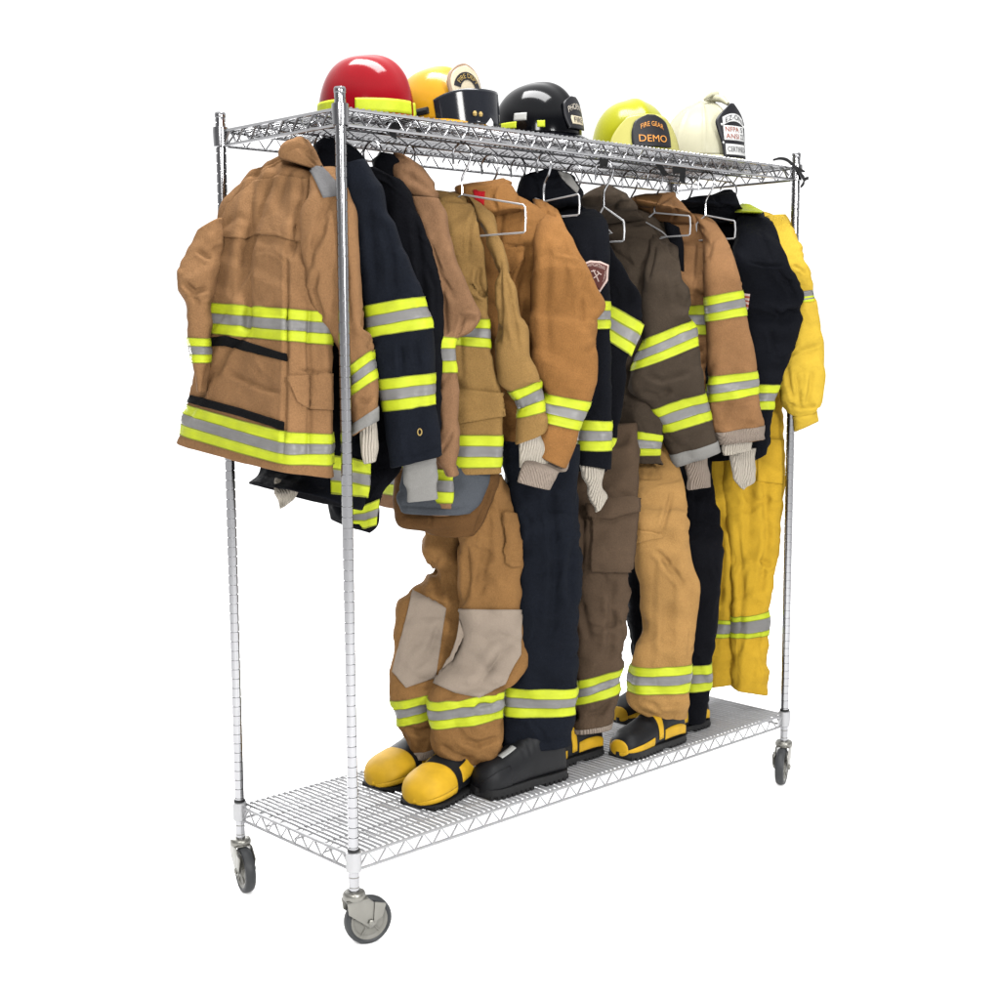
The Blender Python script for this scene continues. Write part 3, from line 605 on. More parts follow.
    sl = S([(766, 216, 785, 215, .1), (768, 228, 792, 227, .05), (772, 243, 799, 244, .01), (778, 266, 806, 266), (785, 291, 812, 291), (788, 302, 814, 302), (786, 320, 818.5, 322), (783, 343, 822, 343), (779.5, 370, 823.5, 368), (780, 392, 821.5, 394), (785, 407, 818.5, 408), (789, 415, 817, 410), (793, 430.5, 817, 419.5)], y=-.02, dep=.10, wr=1.0, gv=1.04,
           folds=[([(784, 358), (800, 350), (821, 344)], 1.5, .004), ([(786, 365), (790, 385), (795, 402)], 2.5, .007), ([(796, 372), (798, 392), (800, 408)], 2.5, .006), ([(812, 372), (810, 392), (806, 408)], 2.5, .006), ([(787, 404), (800, 408), (817, 406)], 1.8, .005), ([(793, 265), (806, 273)], 1.5, .003)]).build('sleeve', YEL, c)
    sl.patch([(797, 292), (812, 290)], [(798, 303), (814, 301)], 'reflective_stripe', [SILV, LIME], pattern=(0, 1, 0, 1), bands=(.5, .18, .14, .18), rows=3)
    sl.band(11.1, 12, 'sleeve_cuff', [YEL], pattern=(0,), bands=(1,))
    l2 = S([(735, 380, 781.5, 384, .17), (724, 430, 782, 430, .14), (722, 480, 783.5, 480), (724, 520, 780.5, 520), (728, 545, 778, 545), (731, 580, 773, 578), (732, 615, 768, 609), (732, 636, 767.5, 632.5), (732, 655, 766, 655), (731, 686, 767, 692)], y=.12, dep=.13, wr=1.0, folds=[([(745, 440), (750, 500), (748, 560)], 5, .008), ([(765, 470), (768, 540), (760, 600)], 4, .007), ([(738, 520), (742, 590), (738, 650)], 4, .007), ([(760, 560), (772, 566)], 3, .006)]).build('trouser_leg', YELD, c)
    l2.band(6, 7, bands=(.25, .5, .25))
    l2.patch([(757, 438), (783, 440)], [(757, 481), (782, 484)], 'pocket', YELD, off=.006)
    l1 = S([(700, 440, 738, 440), (698, 500, 735, 500), (700, 580, 734, 580), (702, 617, 734, 617), (702, 634, 733, 634), (702, 684, 733, 680)], y=.22, dep=.13, wr=1.4, folds=[([(718, 500), (722, 560), (718, 610)], 4, .008)]).build('trouser_leg', YELD, c)
    l1.band(3, 4, bands=(.25, .5, .25))

def trousers():
    S = lambda *a, **k: Cloth(*a, **k)
    def tr(x, y, label): return empty('turnout_trousers', (x, y, .26), label, 'trousers', 'firefighter trousers standing in boots under the coats')
    # ---- brown with grey knees
    c = tr(.55, .25, 'brown trousers with big grey knee patches, leftmost pair')
    w = S([(396, 470, 500, 450), (394, 500, 498, 470), (395.5, 511, 498, 484), (400, 524, 490, 505), (425, 531, 478, 530), (430, 533, 474, 534)], y=.205, dep=.14, wr=.5, folds=[([(475, 530), (486, 505), (492, 482)], 1.5, .004), ([(432, 512), (430, 528)], 1.5, .004)]).build('waist', COLB, c)
    S([(404, 466, 493, 462), (399, 490, 487, 488), (398, 503, 478, 506), (401, 511, 470, 513)], y=.182, dep=.11, wr=.5, folds=[([(400, 506), (440, 508), (472, 508)], 1.2, .003)]).build('liner_panel', BLIN, c)
    f = S([(424, 500, 470, 510), (424, 538, 462, 538), (426, 558, 460, 558), (432, 572, 464, 576), (412.5, 589, 470, 600), (399.5, 609, 470, 620), (395.5, 640, 464, 645), (391.5, 675, 450, 668), (393.5, 697, 438, 688), (399, 721, 436, 713), (405, 735, 437, 728), (411, 748, 438, 742), (412, 754, 438, 752)], y=.33, dep=.14, wr=1.5,
          folds=[([(412, 590), (425, 596), (445, 606)], 2.5, .006), ([(430, 560), (440, 590), (438, 600)], 4, .008), ([(404, 728), (420, 733), (436, 728)], 3, .007), ([(440, 620), (430, 650), (415, 668)], 4, .006)]).build('trouser_leg', BROWN, c)
    f.band(8, 9); f.patch([(413, 590), (429, 598), (446, 608)], [(393, 672), (406, 688), (436, 677)], 'knee_patch', KNEE, off=.004); f.band(11, 12, 'hem_binding', [TANB], pattern=(0,), bands=(1,))
    n = S([(452, 490, 502, 475), (458, 510, 511, 506), (459, 535, 517, 534), (458, 560, 521, 560), (459, 585, 520.5, 585), (461, 609, 520.5, 609), (462, 635, 524, 636), (453, 658, 527, 657), (440, 678, 517, 678), (431, 698, 505, 689), (431, 724, 502, 715), (435, 744, 501, 738), (446, 758, 500, 750), (462, 767, 499, 756)], y=.17, dep=.16, wr=1.3,
          folds=[([(490, 490), (487, 550), (478, 600)], 5, .006), ([(466, 545), (468, 580), (462, 606)], 3.5, .008), ([(475, 706), (492, 705), (503, 698)], 3, .010), ([(460, 740), (478, 745), (498, 738)], 3, .006), ([(520, 640), (500, 655), (475, 690)], 5, .007), ([(440, 745), (455, 755), (470, 760)], 2.5, .005), ([(500, 505), (506, 540), (503, 556)], 2, .004)]).build('trouser_leg', BROWN, c)
    n.band(9, 10)
    n.patch([(461, 609), (490, 609.5), (520, 609.5)], [(435, 684), (455, 693), (480, 698), (505, 684), (520, 654)], 'knee_patch', KNEE, off=.008)
    n.patch([(504, 511), (514, 513), (520, 540)], [(505, 562), (512, 566), (520, 566)], 'cargo_pocket', BROWN, off=.009); n.band(12.6, 13, 'hem_binding', [TANB], pattern=(0,), bands=(1,))
    # ---- navy
    c = tr(.72, .08, 'wide dark navy trousers with one band at the shin, over a scuffed black boot')
    n = S([(500, 440, 580, 445), (506, 480, 577, 480), (512, 524, 578, 524), (514, 579, 581, 579), (512, 616, 577.5, 616), (508, 660, 577, 660), (505, 682.5, 576.5, 684), (502.5, 711.5, 574.5, 710.5), (500, 730, 572.5, 727), (500.5, 746, 570.5, 741)], y=.09, dep=.16, wr=1.1, folds=[([(550, 480), (556, 560), (552, 640)], 5, .007), ([(575, 540), (570, 580), (574, 610)], 4, .006), ([(508, 740), (540, 742), (568, 737)], 1.3, .002), ([(530, 720), (545, 735)], 3, .004)]).build('trouser_leg', NAVY, c)
    n.band(6, 7)
    S([(505, 470, 560, 470), (510, 580, 560, 580), (508, 700, 556, 700), (508, 740, 554, 740)], y=.25, dep=.14).build('trouser_leg', NAVY, c)
    # ---- dark brown cargo
    c = tr(.98, .13, 'dark brown trousers with a square cargo pocket, hem over a yellow-strapped boot')
    n = S([(566, 430, 636, 422, .24), (566, 470, 637.5, 465, .19), (568, 519, 635, 519, .13), (570, 546, 632, 546), (572, 576, 628, 576), (574, 591, 628, 591), (574, 621, 625.5, 621), (573.5, 677, 620, 664), (572.5, 702, 617.5, 688), (572, 715, 615, 706), (572, 729, 611, 724)], y=.11, dep=.15, wr=1.2, folds=[([(610, 580), (612, 620), (608, 660)], 4, .007), ([(580, 625), (600, 628), (622, 622)], 3, .005), ([(580, 600), (590, 640)], 4, .006), ([(612, 700), (600, 712), (585, 715)], 3, .006), ([(582, 512), (583, 540), (580, 570)], 3, .008)]).build('trouser_leg', CARGO, c)
    n.band(7, 8); n.band(9.7, 10, 'hem_binding', [TANB], pattern=(0,), bands=(1,))
    n.patch([(592, 516), (612, 518), (635, 512)], [(591, 571), (612, 571), (629, 570)], 'cargo_pocket', CARGO, off=.016)
    n.patch([(586, 507), (600, 503), (635, 500)], [(591, 520), (612, 519), (634.5, 513)], 'pocket_flap', CARGO, off=.024)
    S([(585, 480, 625, 480), (585, 600, 618, 600), (585, 700, 606, 700)], y=.28, dep=.12).build('trouser_leg', CARGO, c)
    # ---- sand
    c = tr(1.22, .06, 'light sand trousers with a waist tab, shin band level with the coverall hem')
    n = S([(632, 435, 668, 435, .24), (632, 465, 677, 463, .19), (632, 498, 684, 498, .11), (633, 525, 686, 525), (634, 546, 687.5, 546), (637, 564, 691, 564), (641, 585, 695, 585), (642, 605, 695.5, 605), (641.5, 630, 693, 630), (636, 648, 691.5, 648), (633, 663, 690, 661), (630.5, 689, 688.5, 688), (632, 704, 687.5, 702), (645, 712, 686, 711), (652, 714, 684, 716)], y=.05, dep=.15, wr=1.2, folds=[([(672, 492), (666, 515), (660, 535)], 2.5, .006), ([(662, 560), (676, 575), (684, 586)], 3.5, .007), ([(655, 550), (670, 565)], 3, .005), ([(640, 478), (652, 479), (662, 478)], 1.4, .003), ([(640, 700), (660, 708), (682, 705)], 3, .004), ([(668, 600), (664, 650)], 4, .004)]).build('trouser_leg', PALE, c)
    n.band(10, 11)
    n.patch([(634, 530), (650, 531.5), (662, 534)], [(634, 543.5), (650, 540), (663, 537)], 'waist_tab', PALE, off=.006, rows=6)
    # ---- black pair at the back
    c = tr(1.46, .2, 'plain black trousers behind the light sand pair, rightmost of those standing in boots')
    n = S([(676, 440, 712, 445, .26), (678, 480, 712, 480, .22), (680, 525, 720, 525, .15), (682, 555, 721.5, 555), (684, 585, 719, 585), (684, 624, 715.5, 624), (682, 661, 711, 660.5), (682, 688, 709, 686), (680, 705, 706.5, 704), (680, 719, 705, 718)], y=.10, dep=.14, wr=1.2).build('trouser_leg', BLACKER, c)
    n.band(6, 7)
    f = S([(634, 470, 668, 470), (628, 530, 660, 530), (626, 560, 655, 560), (626.5, 600, 654, 600), (630, 636, 654, 636), (632, 655, 654, 655), (630, 690, 654, 690), (631, 706, 654, 706)], y=.34, dep=.12, wr=1.2).build('trouser_leg', BLACKER, c)
    f.band(5.1, 6)

# ------------------------------------------------------------------ lettering
def words(name, text, mat, fn, parent, width=1., height=1., size=1.):
    cu = bpy.data.curves.new('txt', 'FONT'); cu.body = text; cu.align_x = 'CENTER'; cu.extrude = 0; cu.resolution_u = 3
    ob = bpy.data.objects.new('txt', cu); COL.objects.link(ob); bpy.context.view_layer.update()
    me = bpy.data.meshes.new_from_object(ob.evaluated_get(bpy.context.evaluated_depsgraph_get()))
    bpy.data.objects.remove(ob); bpy.data.curves.remove(cu)
    bm = bmesh.new(); bm.from_mesh(me)
    bmesh.ops.subdivide_edges(bm, edges=[e for e in bm.edges if e.calc_length() > .25], cuts=1)
    xs = [v.co.x for v in bm.verts]; ys = [v.co.y for v in bm.verts]; x0, x1, y0, y1 = min(xs), max(xs), min(ys), max(ys)
    for v in bm.verts:
        v.co = fn((v.co.x-x0)/(x1-x0)*width-width/2, (v.co.y-y0)/(y1-y0)*height, 0.)
    bm.to_mesh(me); bm.free(); me.name = name; me.materials.clear(); me.materials.append(mat)
    return link(name, me, parent)

# ------------------------------------------------------------------ the rack
LEN, DEP = 1.8, .504
def circ(c, X, Y, r, n=16, a0=0, a1=2*math.pi, end=False):
    t = np.linspace(a0, a1, n, endpoint=end); return [np.array(c)+r*(np.array(X)*math.cos(a)+np.array(Y)*math.sin(a)) for a in t]

def rack():
    rk = empty('wire_shelving_rack', (LEN/2, DEP/2, 0), 'chrome wire rack on casters that carries the coats, helmets and boots', 'rack')
    corners = [(0, 0), (0, DEP), (LEN, 0), (LEN, DEP)]
    for (x, y) in corners:
        mb = MB(); prof = [(.0132, .12)]; z = .15
        while z < 2.045:
            prof += [(.0132, z-.0012), (.0112, z-.0008), (.0112, z+.0008), (.0132, z+.0012)]; z += .0254
        prof += [(.0132, 2.046), (.0118, 2.05)]
        mb.lathe((x, y, 0), prof, n=28); p = mb.build('post', CHROME, rk)
        cb = MB(); cb.lathe((x, y, 0), [(.0138, 2.042), (.0142, 2.043), (.0142, 2.052), (.012, 2.056)], n=24); cb.build('cap', CHROME, p)
        for zb in (.188, 1.968):
            sb = MB(); sb.lathe((x, y, zb), [(.0155, 0), (.0185, .002), (.0200, .040), (.0195, .050), (.0150, .052)], n=24); sb.build('collar', CHROME if zb > 1 else GALV, p)
        rb = MB(); rb.lathe((x, y, .2405), [(.0148, 0), (.0160, .001), (.0160, .005), (.0148, .006)], n=24); rb.build('split_sleeve', DARKR, p)
    for nm, zt, mt in (('top_shelf', 2.008, CHROME), ('bottom_shelf', .226, GALV)):
        a = MB(); h = .036; ins = .014
        for (p, q) in (((0, 0), (LEN, 0)), ((0, DEP), (LEN, DEP)), ((0, 0), (0, DEP)), ((LEN, 0), (LEN, DEP))):
            p, q = np.array(p+(0,), float), np.array(q+(0,), float); L = np.linalg.norm(q-p); d = (q-p)/L
            s, e = p+d*ins, q-d*ins
            a.tube([s+[0, 0, zt], e+[0, 0, zt]], .0044, 8); a.tube([s+[0, 0, zt-h], e+[0, 0, zt-h]], .0042, 8)
            n = int(round((L-2*ins)/.030)); zz = [s+(e-s)*i/n+np.array([0, 0, zt if i % 2 else zt-h]) for i in range(n+1)]
            a.tube(zz, .0031, 6)
        fr = a.build(nm, mt, rk)
        w = MB(); n = 100
        for i in range(1, n):
            x = LEN*i/n + rng.randn()*.0006
            w.tube([(x, .0, zt-.004), (x, .004, zt+.0045), (x, DEP-.004, zt+.0045), (x, DEP, zt-.004)], .0038 if mt is GALV else .0030, 6)
        w.build('deck_wires', mt, fr)
        s = MB()
        for y in (.125, .25, .378):
            s.tube([(.0, y, zt-.0005), (LEN, y, zt-.0005)], .0028, 6); s.tube([(.0, y, zt-.024), (LEN, y, zt-.024)], .0028, 6)
            n = 44; s.tube([(LEN*i/n, y, zt-.0015 if i % 2 else zt-.023) for i in range(n+1)], .002, 6)
        s.build('support_truss', mt, fr)
    dirs = [.90*RT+.43*FH, .46*RT-.89*FH, -.36*RT-.93*FH, .5*RT+.8*FH]
    for (x, y), t in zip(corners, dirs):
        t = np.array([t[0], t[1], 0]); t /= np.linalg.norm(t); ax = np.array([t[1], -t[0], 0])
        base = np.array([x, y, 0.]); wc = base+t*.034+np.array([0, 0, .060])
        m = MB()
        m.lathe(base, [(.0105, .11), (.0125, .112), (.0125, .19)], n=20)
        m.lathe(base, [(.018, .116), (.027, .119), (.0285, .125), (.0285, .132), (.025, .138), (.013, .140)], n=28)
        up = np.array([0, 0, 1.])
        for sg in (-1, 1):
            o = ax*sg*.0205
            pl = [base-t*.026+up*.118, base+t*.030+up*.122, wc+t*.026+up*.036, wc+t*.014-up*.006, wc+t*.0-up*.014, wc-t*.012-up*.006, base-t*.022+up*.088]
            m.prism([p+o for p in pl], ax*sg*.003)
            m.lathe(wc+o+ax*sg*.003, [(.009, 0), (.009, .004), (.006, .006)], axis=ax*sg, n=6)
        m.prism([base-t*.026-ax*.0205+up*.117, base+t*.03-ax*.0205+up*.121, base+t*.03+ax*.0205+up*.121, base-t*.026+ax*.0205+up*.117], up*.003)
        # brake pedal
        m.prism([wc+t*.010+ax*.0236+up*.052, wc+t*.040+ax*.0236+up*.044, wc+t*.030+ax*.0236+up*.012, wc+t*.006+ax*.0236-up*.002], ax*.0025)
        f = m.build('caster', ZINC, rk, bevel=.0008)
        w = MB()
        w.lathe(wc, [(.0455, .010), (.0455, -.010), (.047, -.012), (.052, -.0145), (.057, -.013), (.060, -.008), (.0605, 0), (.060, .008), (.057, .013), (.052, .0145), (.047, .012), (.0455, .010)], axis=ax, n=44, m=0, caps=False)
        w.lathe(wc, [(.010, -.0165), (.016, -.0155), (.020, -.0105), (.038, -.0085), (.042, -.0118), (.0475, -.0125), (.0475, .0125), (.042, .0118), (.038, .0085), (.020, .0105), (.016, .0155), (.010, .0165)], axis=ax, n=36, m=1)
        for q in range(5):
            an = 2*math.pi*q/5+.4; X = t*math.cos(an)+up*math.sin(an)
            for sg in (-1, 1): w.tube([wc+X*.016+ax*sg*.0115, wc+X*.043+ax*sg*.0105], .0022, 6, m=1)
        w.build('wheel', [TYRE, HUB], f)
    return rk

def hangers():
    hx = [.124, .29, .412, .591, .703, .811, .915, 1.041, 1.171, 1.289, 1.407, 1.555, 1.662, 1.78]
    vis = {.591: (462, (525, 205), .067), .915: (544, (579, 194), .055), 1.171: (604, (624, 221), .056), 1.407: (655, (690, 216), .056), 1.662: (706, (735, 221), .052)}
    lab = {.124: 'wire hanger hook above the tan coat at the left end of the rack', .29: 'wire hanger hook above the faded navy coat', .412: 'wire hanger hook behind the rosy tan collar', .591: 'wire hanger left of the orange-tan collar, its long loop across that coat',
           .703: 'wire hanger hook entering the orange-tan collar', .811: 'wire hanger hook just left of the badged black coat collar', .915: 'bright wire hanger with its square loop over the badged black coat collar',
           1.041: 'wire hanger hook right of the badged black coat collar', 1.171: 'wire hanger with its neck down the olive-brown collar', 1.289: 'wire hanger hook just right of the olive-brown collar', 1.407: 'wire hanger with short loop end showing on the clean tan coat', 1.555: 'wire hanger hook right of the clean tan collar',
           1.662: 'wire hanger with square loop lying over the flagged black coat', 1.78: 'wire hanger hook above the yellow coverall, last on the right'}
    for i, x in enumerate(hx):
        r = random.Random(i); tilt = r.uniform(-.15, .15)
        hy = .25; x0 = x
        if x in vis: hy = {1.407: .16}.get(x, .12); x0 = ony(vis[x][0], 178, hy)[0]
        h = empty('wire_hanger', (x0, hy, 1.75), lab[x], 'hanger', 'wire hangers hooked under the top shelf')
        zc = 1.953
        pts = [(.029, -.020)]+[(.031*math.cos(a), .031*math.sin(a)) for a in np.linspace(.1, math.pi+.35, 14)]+[(-.020, -.030), (-.008, -.045), (0, -.062), (0, -.10)]
        P = [(x0+tilt*y*1.5+.002*z, hy+y, zc+z) for y, z in pts]
        P = crom(np.array(P), np.arange(len(P), dtype=float), np.linspace(0, len(P)-1, 44))
        m = MB(); m.tube(P, .003, 7); m.build('hook', CHROME, h)
        zt0 = zc-.10; m = MB()
        if x in vis:
            e = onx(vis[x][1][0], vis[x][1][1], x0); yn, zt, hh = e[1], e[2], vis[x][2]; yf = hy+min(hy-yn, .10 if x == .591 else .035); x = x0
            L = [(x, hy, zt0)]+[(x, hy+(yn-hy)*t, zt0+(zt-zt0)*t) for t in (.4, .8, .97)]+[(x, yn, zt-.004), (x, yn-.002, zt-hh*.5), (x, yn, zt-hh+.003), (x, yn+.006, zt-hh)]+[(x, yn+(yf-yn)*t, zt-hh) for t in (.3, .7)]+[(x, yf-.006, zt-hh), (x, yf, zt-hh+.003), (x, yf, zt-.004)]+[(x, hy+(yf-hy)*t, zt0+(zt-zt0)*t) for t in (.97, .5)]
        else:
            L = [(x, .25, zt0), (x, .19, zt0-.025), (x, .12, zt0-.06), (x, .10, zt0-.075), (x, .13, zt0-.08), (x, .37, zt0-.08), (x, .40, zt0-.075), (x, .38, zt0-.06), (x, .31, zt0-.025)]
        m.tube(L, .0025, 7, closed=True); m.build('shoulder_loop', HANG, h)

# ------------------------------------------------------------------ boots
def boot(x, y, ang, kind, label, shaft=.20, size=1.0):
    """toe at local +X; kind gives the colours"""
    z0 = .2335
    bt = empty('rubber_boot', (x, y, z0), label, 'boot', 'firefighter boots standing on the bottom shelf')
    ca, sa = math.cos(ang), math.sin(ang)
    zs = {'yellow': .86, 'black': 1.16}.get(kind, 1.)
    def W(p): p = np.asarray(p, float)*size*np.array([1, 1, zs]); return np.stack([x+p[..., 0]*ca-p[..., 1]*sa, y+p[..., 0]*sa+p[..., 1]*ca, z0+p[..., 2]], -1)
    # foot: sections heel to toe (x, half width, top height, centre shift)
    sec = [(-.092, .012, .060), (-.088, .030, .085), (-.078, .039, .105), (-.055, .044, .130), (-.02, .046, .140), (.015, .046, .135), (.045, .047, .118), (.08, .051, .098), (.115, .054, .086), (.145, .0545, .080), (.168, .050, .074), (.184, .041, .064), (.195, .026, .050), (.199, .010, .036)]
    X = np.array(sec); t = np.r_[0, np.cumsum(np.maximum(np.hypot(np.diff(X[:, 0]), np.diff(X[:, 1])), .006))]
    Q = crom(X, t, np.linspace(0, t[-1], 70)); U = 64; th = np.arange(U)*2*math.pi/U
    G = np.zeros((70, U, 3)); zb = .012
    for i, (px, w, h) in enumerate(Q):
        c, s = np.cos(th), np.sin(th); zc = zb+(h-zb)*.36
        yy = w*np.sign(c)*np.abs(c)**.8; zz = np.where(s > 0, zc+(h-zc)*np.abs(s)**.9, zc-(zc-zb)*np.abs(s)**.55)
        asym = .006*math.sin(max(0, (px-.02)/.18)*math.pi)
        G[i, :, 0] = px; G[i, :, 1] = yy-asym; G[i, :, 2] = zz
    rr = np.random.RandomState(int(abs(x*1000)))
    # creases across the vamp
    for cx, dp in ((.048, .004), (.066, .003), (.030, .003)):
        k = np.exp(-((G[..., 0]-cx)/.006)**2)*np.clip((G[..., 2]-.06)/.04, 0, 1); G[..., 2] -= dp*k
    Gw = W(G); C0 = Cloth.__new__(Cloth); C0.G = Gw; C0.bvh = None
    N = normals(Gw)
    def grid(P, name, mat, par, closed=True, thick=None):
        V, U2 = P.shape[:2]; Fc = [(i*U2+j, i*U2+(j+1) % U2, (i+1)*U2+(j+1) % U2, (i+1)*U2+j) for i in range(V-1) for j in range(U2 if closed else U2-1)]
        A = P.reshape(-1, 3)
        if closed:
            A = np.vstack([A, P[0].mean(0), P[-1].mean(0)]); a, b = len(A)-2, len(A)-1
            for j in range(U2): Fc += [(a, (j+1) % U2, j), (b, (V-1)*U2+j, (V-1)*U2+(j+1) % U2)]
        return mesh(name, A, Fc, mat, par)
    black = kind != 'yellow_toe_all'
    up = grid(Gw, 'foot', RUBBER, bt)
    def shell(mask_v, uidx, off, name, mat, tip=False):
        P = Gw[mask_v][:, uidx]; M = N[mask_v][:, uidx]; A = P+M*off; B = P-M*.001
        if tip:
            d = W((1, 0, 0))-W((0, 0, 0)); c = Gw[-1].mean(0); A = np.concatenate([A, (A[-1:]*.5+c*.5)+d*.0022, A[-1:]*0+c+d*.003]); B = np.concatenate([B, B[-1:]*.5+c*.5, B[-1:]*0+c])
        V, n = A.shape[:2]; VV = np.concatenate([A.reshape(-1, 3), B.reshape(-1, 3)]); k = V*n
        Fc = [(i*n+j, i*n+j+1, (i+1)*n+j+1, (i+1)*n+j) for i in range(V-1) for j in range(n-1)]
        rim = [(0, j) for j in range(n)]+[(i, n-1) for i in range(1, V)]+[(V-1, j) for j in range(n-2, -1, -1)]+[(i, 0) for i in range(V-2, 0, -1)]
        for q in range(len(rim)):
            a, b = rim[q], rim[(q+1) % len(rim)]; ia, ib = a[0]*n+a[1], b[0]*n+b[1]; Fc.append((ia, ib, ib+k, ia+k))
        return mesh(name, VV, Fc, mat, bt)
    Vx = Q[:, 0]
    full = np.r_[np.arange(U), 0]
    if kind == 'yellow':            # large yellow toe and side, black vamp
        shell(np.where(Vx > .108)[0], full, .0025, 'toe_cap', BYEL, True)
        lo = np.r_[np.arange(int(U*.5), U), np.arange(0, int(U*.10))]
        for a, b in ((.0, .11), (.40, .56)): shell(np.where(Vx < .09)[0], np.arange(int(U*a), int(U*b)+1) % U, .0022, 'side_band', BYEL)
    elif kind == 'strap':           # black boot, low yellow toe band, yellow strap
        toe = np.where(Vx > .080)[0]
        for rng_u in (np.arange(-int(U*.22), int(U*.03)+1) % U, np.arange(int(U*.47), int(U*.72)+1) % U):
            shell(toe, rng_u, .0024, 'toe_band', BYEL)
        shell(np.where(Vx > .190)[0], full, .0026, 'toe_band', BYEL, True)
        shell(np.where((Vx > .036) & (Vx < .062))[0], np.arange(-int(U*.02), int(U*.52)+1) % U, .0026, 'strap', BYEL)
        for rng_u in (np.arange(-int(U*.05), int(U*.02)+1) % U, np.arange(int(U*.48), int(U*.55)+1) % U): shell(np.where(Vx < .034)[0], rng_u, .0024, 'side_band', BYEL)
    elif kind == 'black':
        shell(np.where((Vx > .075) & (Vx < .128))[0], np.arange(int(U*.215), int(U*.255)+1) % U, .002, 'reflective_tab', BGREY)
        shell(np.where(Vx > .12)[0], np.arange(-int(U*.2), int(U*.12)+1) % U, .002, 'toe_guard', RUBBER)
        m = MB(); c = W((-.085, -.020, .085)); m.lathe(c-np.array([0, 0, 0]), [(.011, 0), (.011, .004), (.008, .005)], axis=(W((-1, -.6, .1))-W((0, 0, 0))), n=14); m.build('heel_disc', BGREY, bt)
    # shaft
    S = []
    for i in range(22):
        t2 = i/21; zz = .10+t2*shaft; r1 = .052+.010*t2; r2 = .046+.010*t2; cx = -.030-.012*t2
        S.append([(cx+r1*math.cos(a)*(1+.02*math.sin(3*a+zz*40)), r2*math.sin(a), zz) for a in th])
    grid(W(np.array(S)), 'shaft', RUBBER if kind != 'yellow' else BYEL, bt)
    # lugged sole
    m = MB(); out = []
    for i in range(0, 70, 1): out.append((Q[i, 0], Q[i, 1]+.004))
    ol = [(Q[0, 0]-.006, 0)]+[(a, -b-.006*math.sin(max(0, (a-.02)/.18)*math.pi)) for a, b in out]+[(Q[-1, 0]+.006, 0)]+[(a, b-.006*math.sin(max(0, (a-.02)/.18)*math.pi)) for a, b in out[::-1]]
    st = .014 if kind == 'yellow' else .024; top = [(a, b, st) for a, b in ol]; n = len(ol)
    wl = [(a, b*.998, .010) for a, b in ol]
    m.prism([W(p) for p in top], W((0, 0, .008-st))-W((0, 0, 0)))
    for k in range(17):
        cx = -.086+k*.0168
        if .0 < cx < .032: continue
        wd = float(np.interp(cx, Q[:, 0], Q[:, 1])); ay = -.006*math.sin(max(0, (cx-.02)/.18)*math.pi)
        a0, a1 = cx-.0052, cx+.0052
        m.prism([W((a0, -wd-.003+ay, .011)), W((a1, -wd-.003+ay, .011)), W((a1, wd+.003+ay, .011)), W((a0, wd+.003+ay, .011))], W((0, 0, -.011))-W((0, 0, 0)))
    m.build('sole', SOLE, bt, smooth=False)
    return bt

def boots():
    pi = math.pi
    boot(.555, .200, pi+.26, 'yellow', 'yellow-toed boot nearest the camera under the grey-kneed trousers', shaft=.08, size=1.27)
    boot(.57, .37, pi+.16, 'yellow', 'yellow-toed boot half hidden behind the other one of its pair', shaft=.08, size=1.24)
    boot(.70, .075, pi-.06, 'black', 'all black scuffed rubber boot with a grey tab on its instep', size=1.05, shaft=.07)
    boot(.945, .150, pi+.0, 'strap', 'black and yellow boot showing only its heel end under dark brown trousers', shaft=.08)
    boot(1.225, .058, pi+.04, 'strap', 'black boot with yellow toe band and strap under the light sand trousers', shaft=.08)
    boot(1.50, .315, pi+.1, 'strap', 'dark boot standing farthest back beneath the gap in the trousers', shaft=.06)
    boot(1.415, .115, pi, 'strap', 'boot almost hidden under the rightmost black trousers, a yellow sliver showing', shaft=.06)

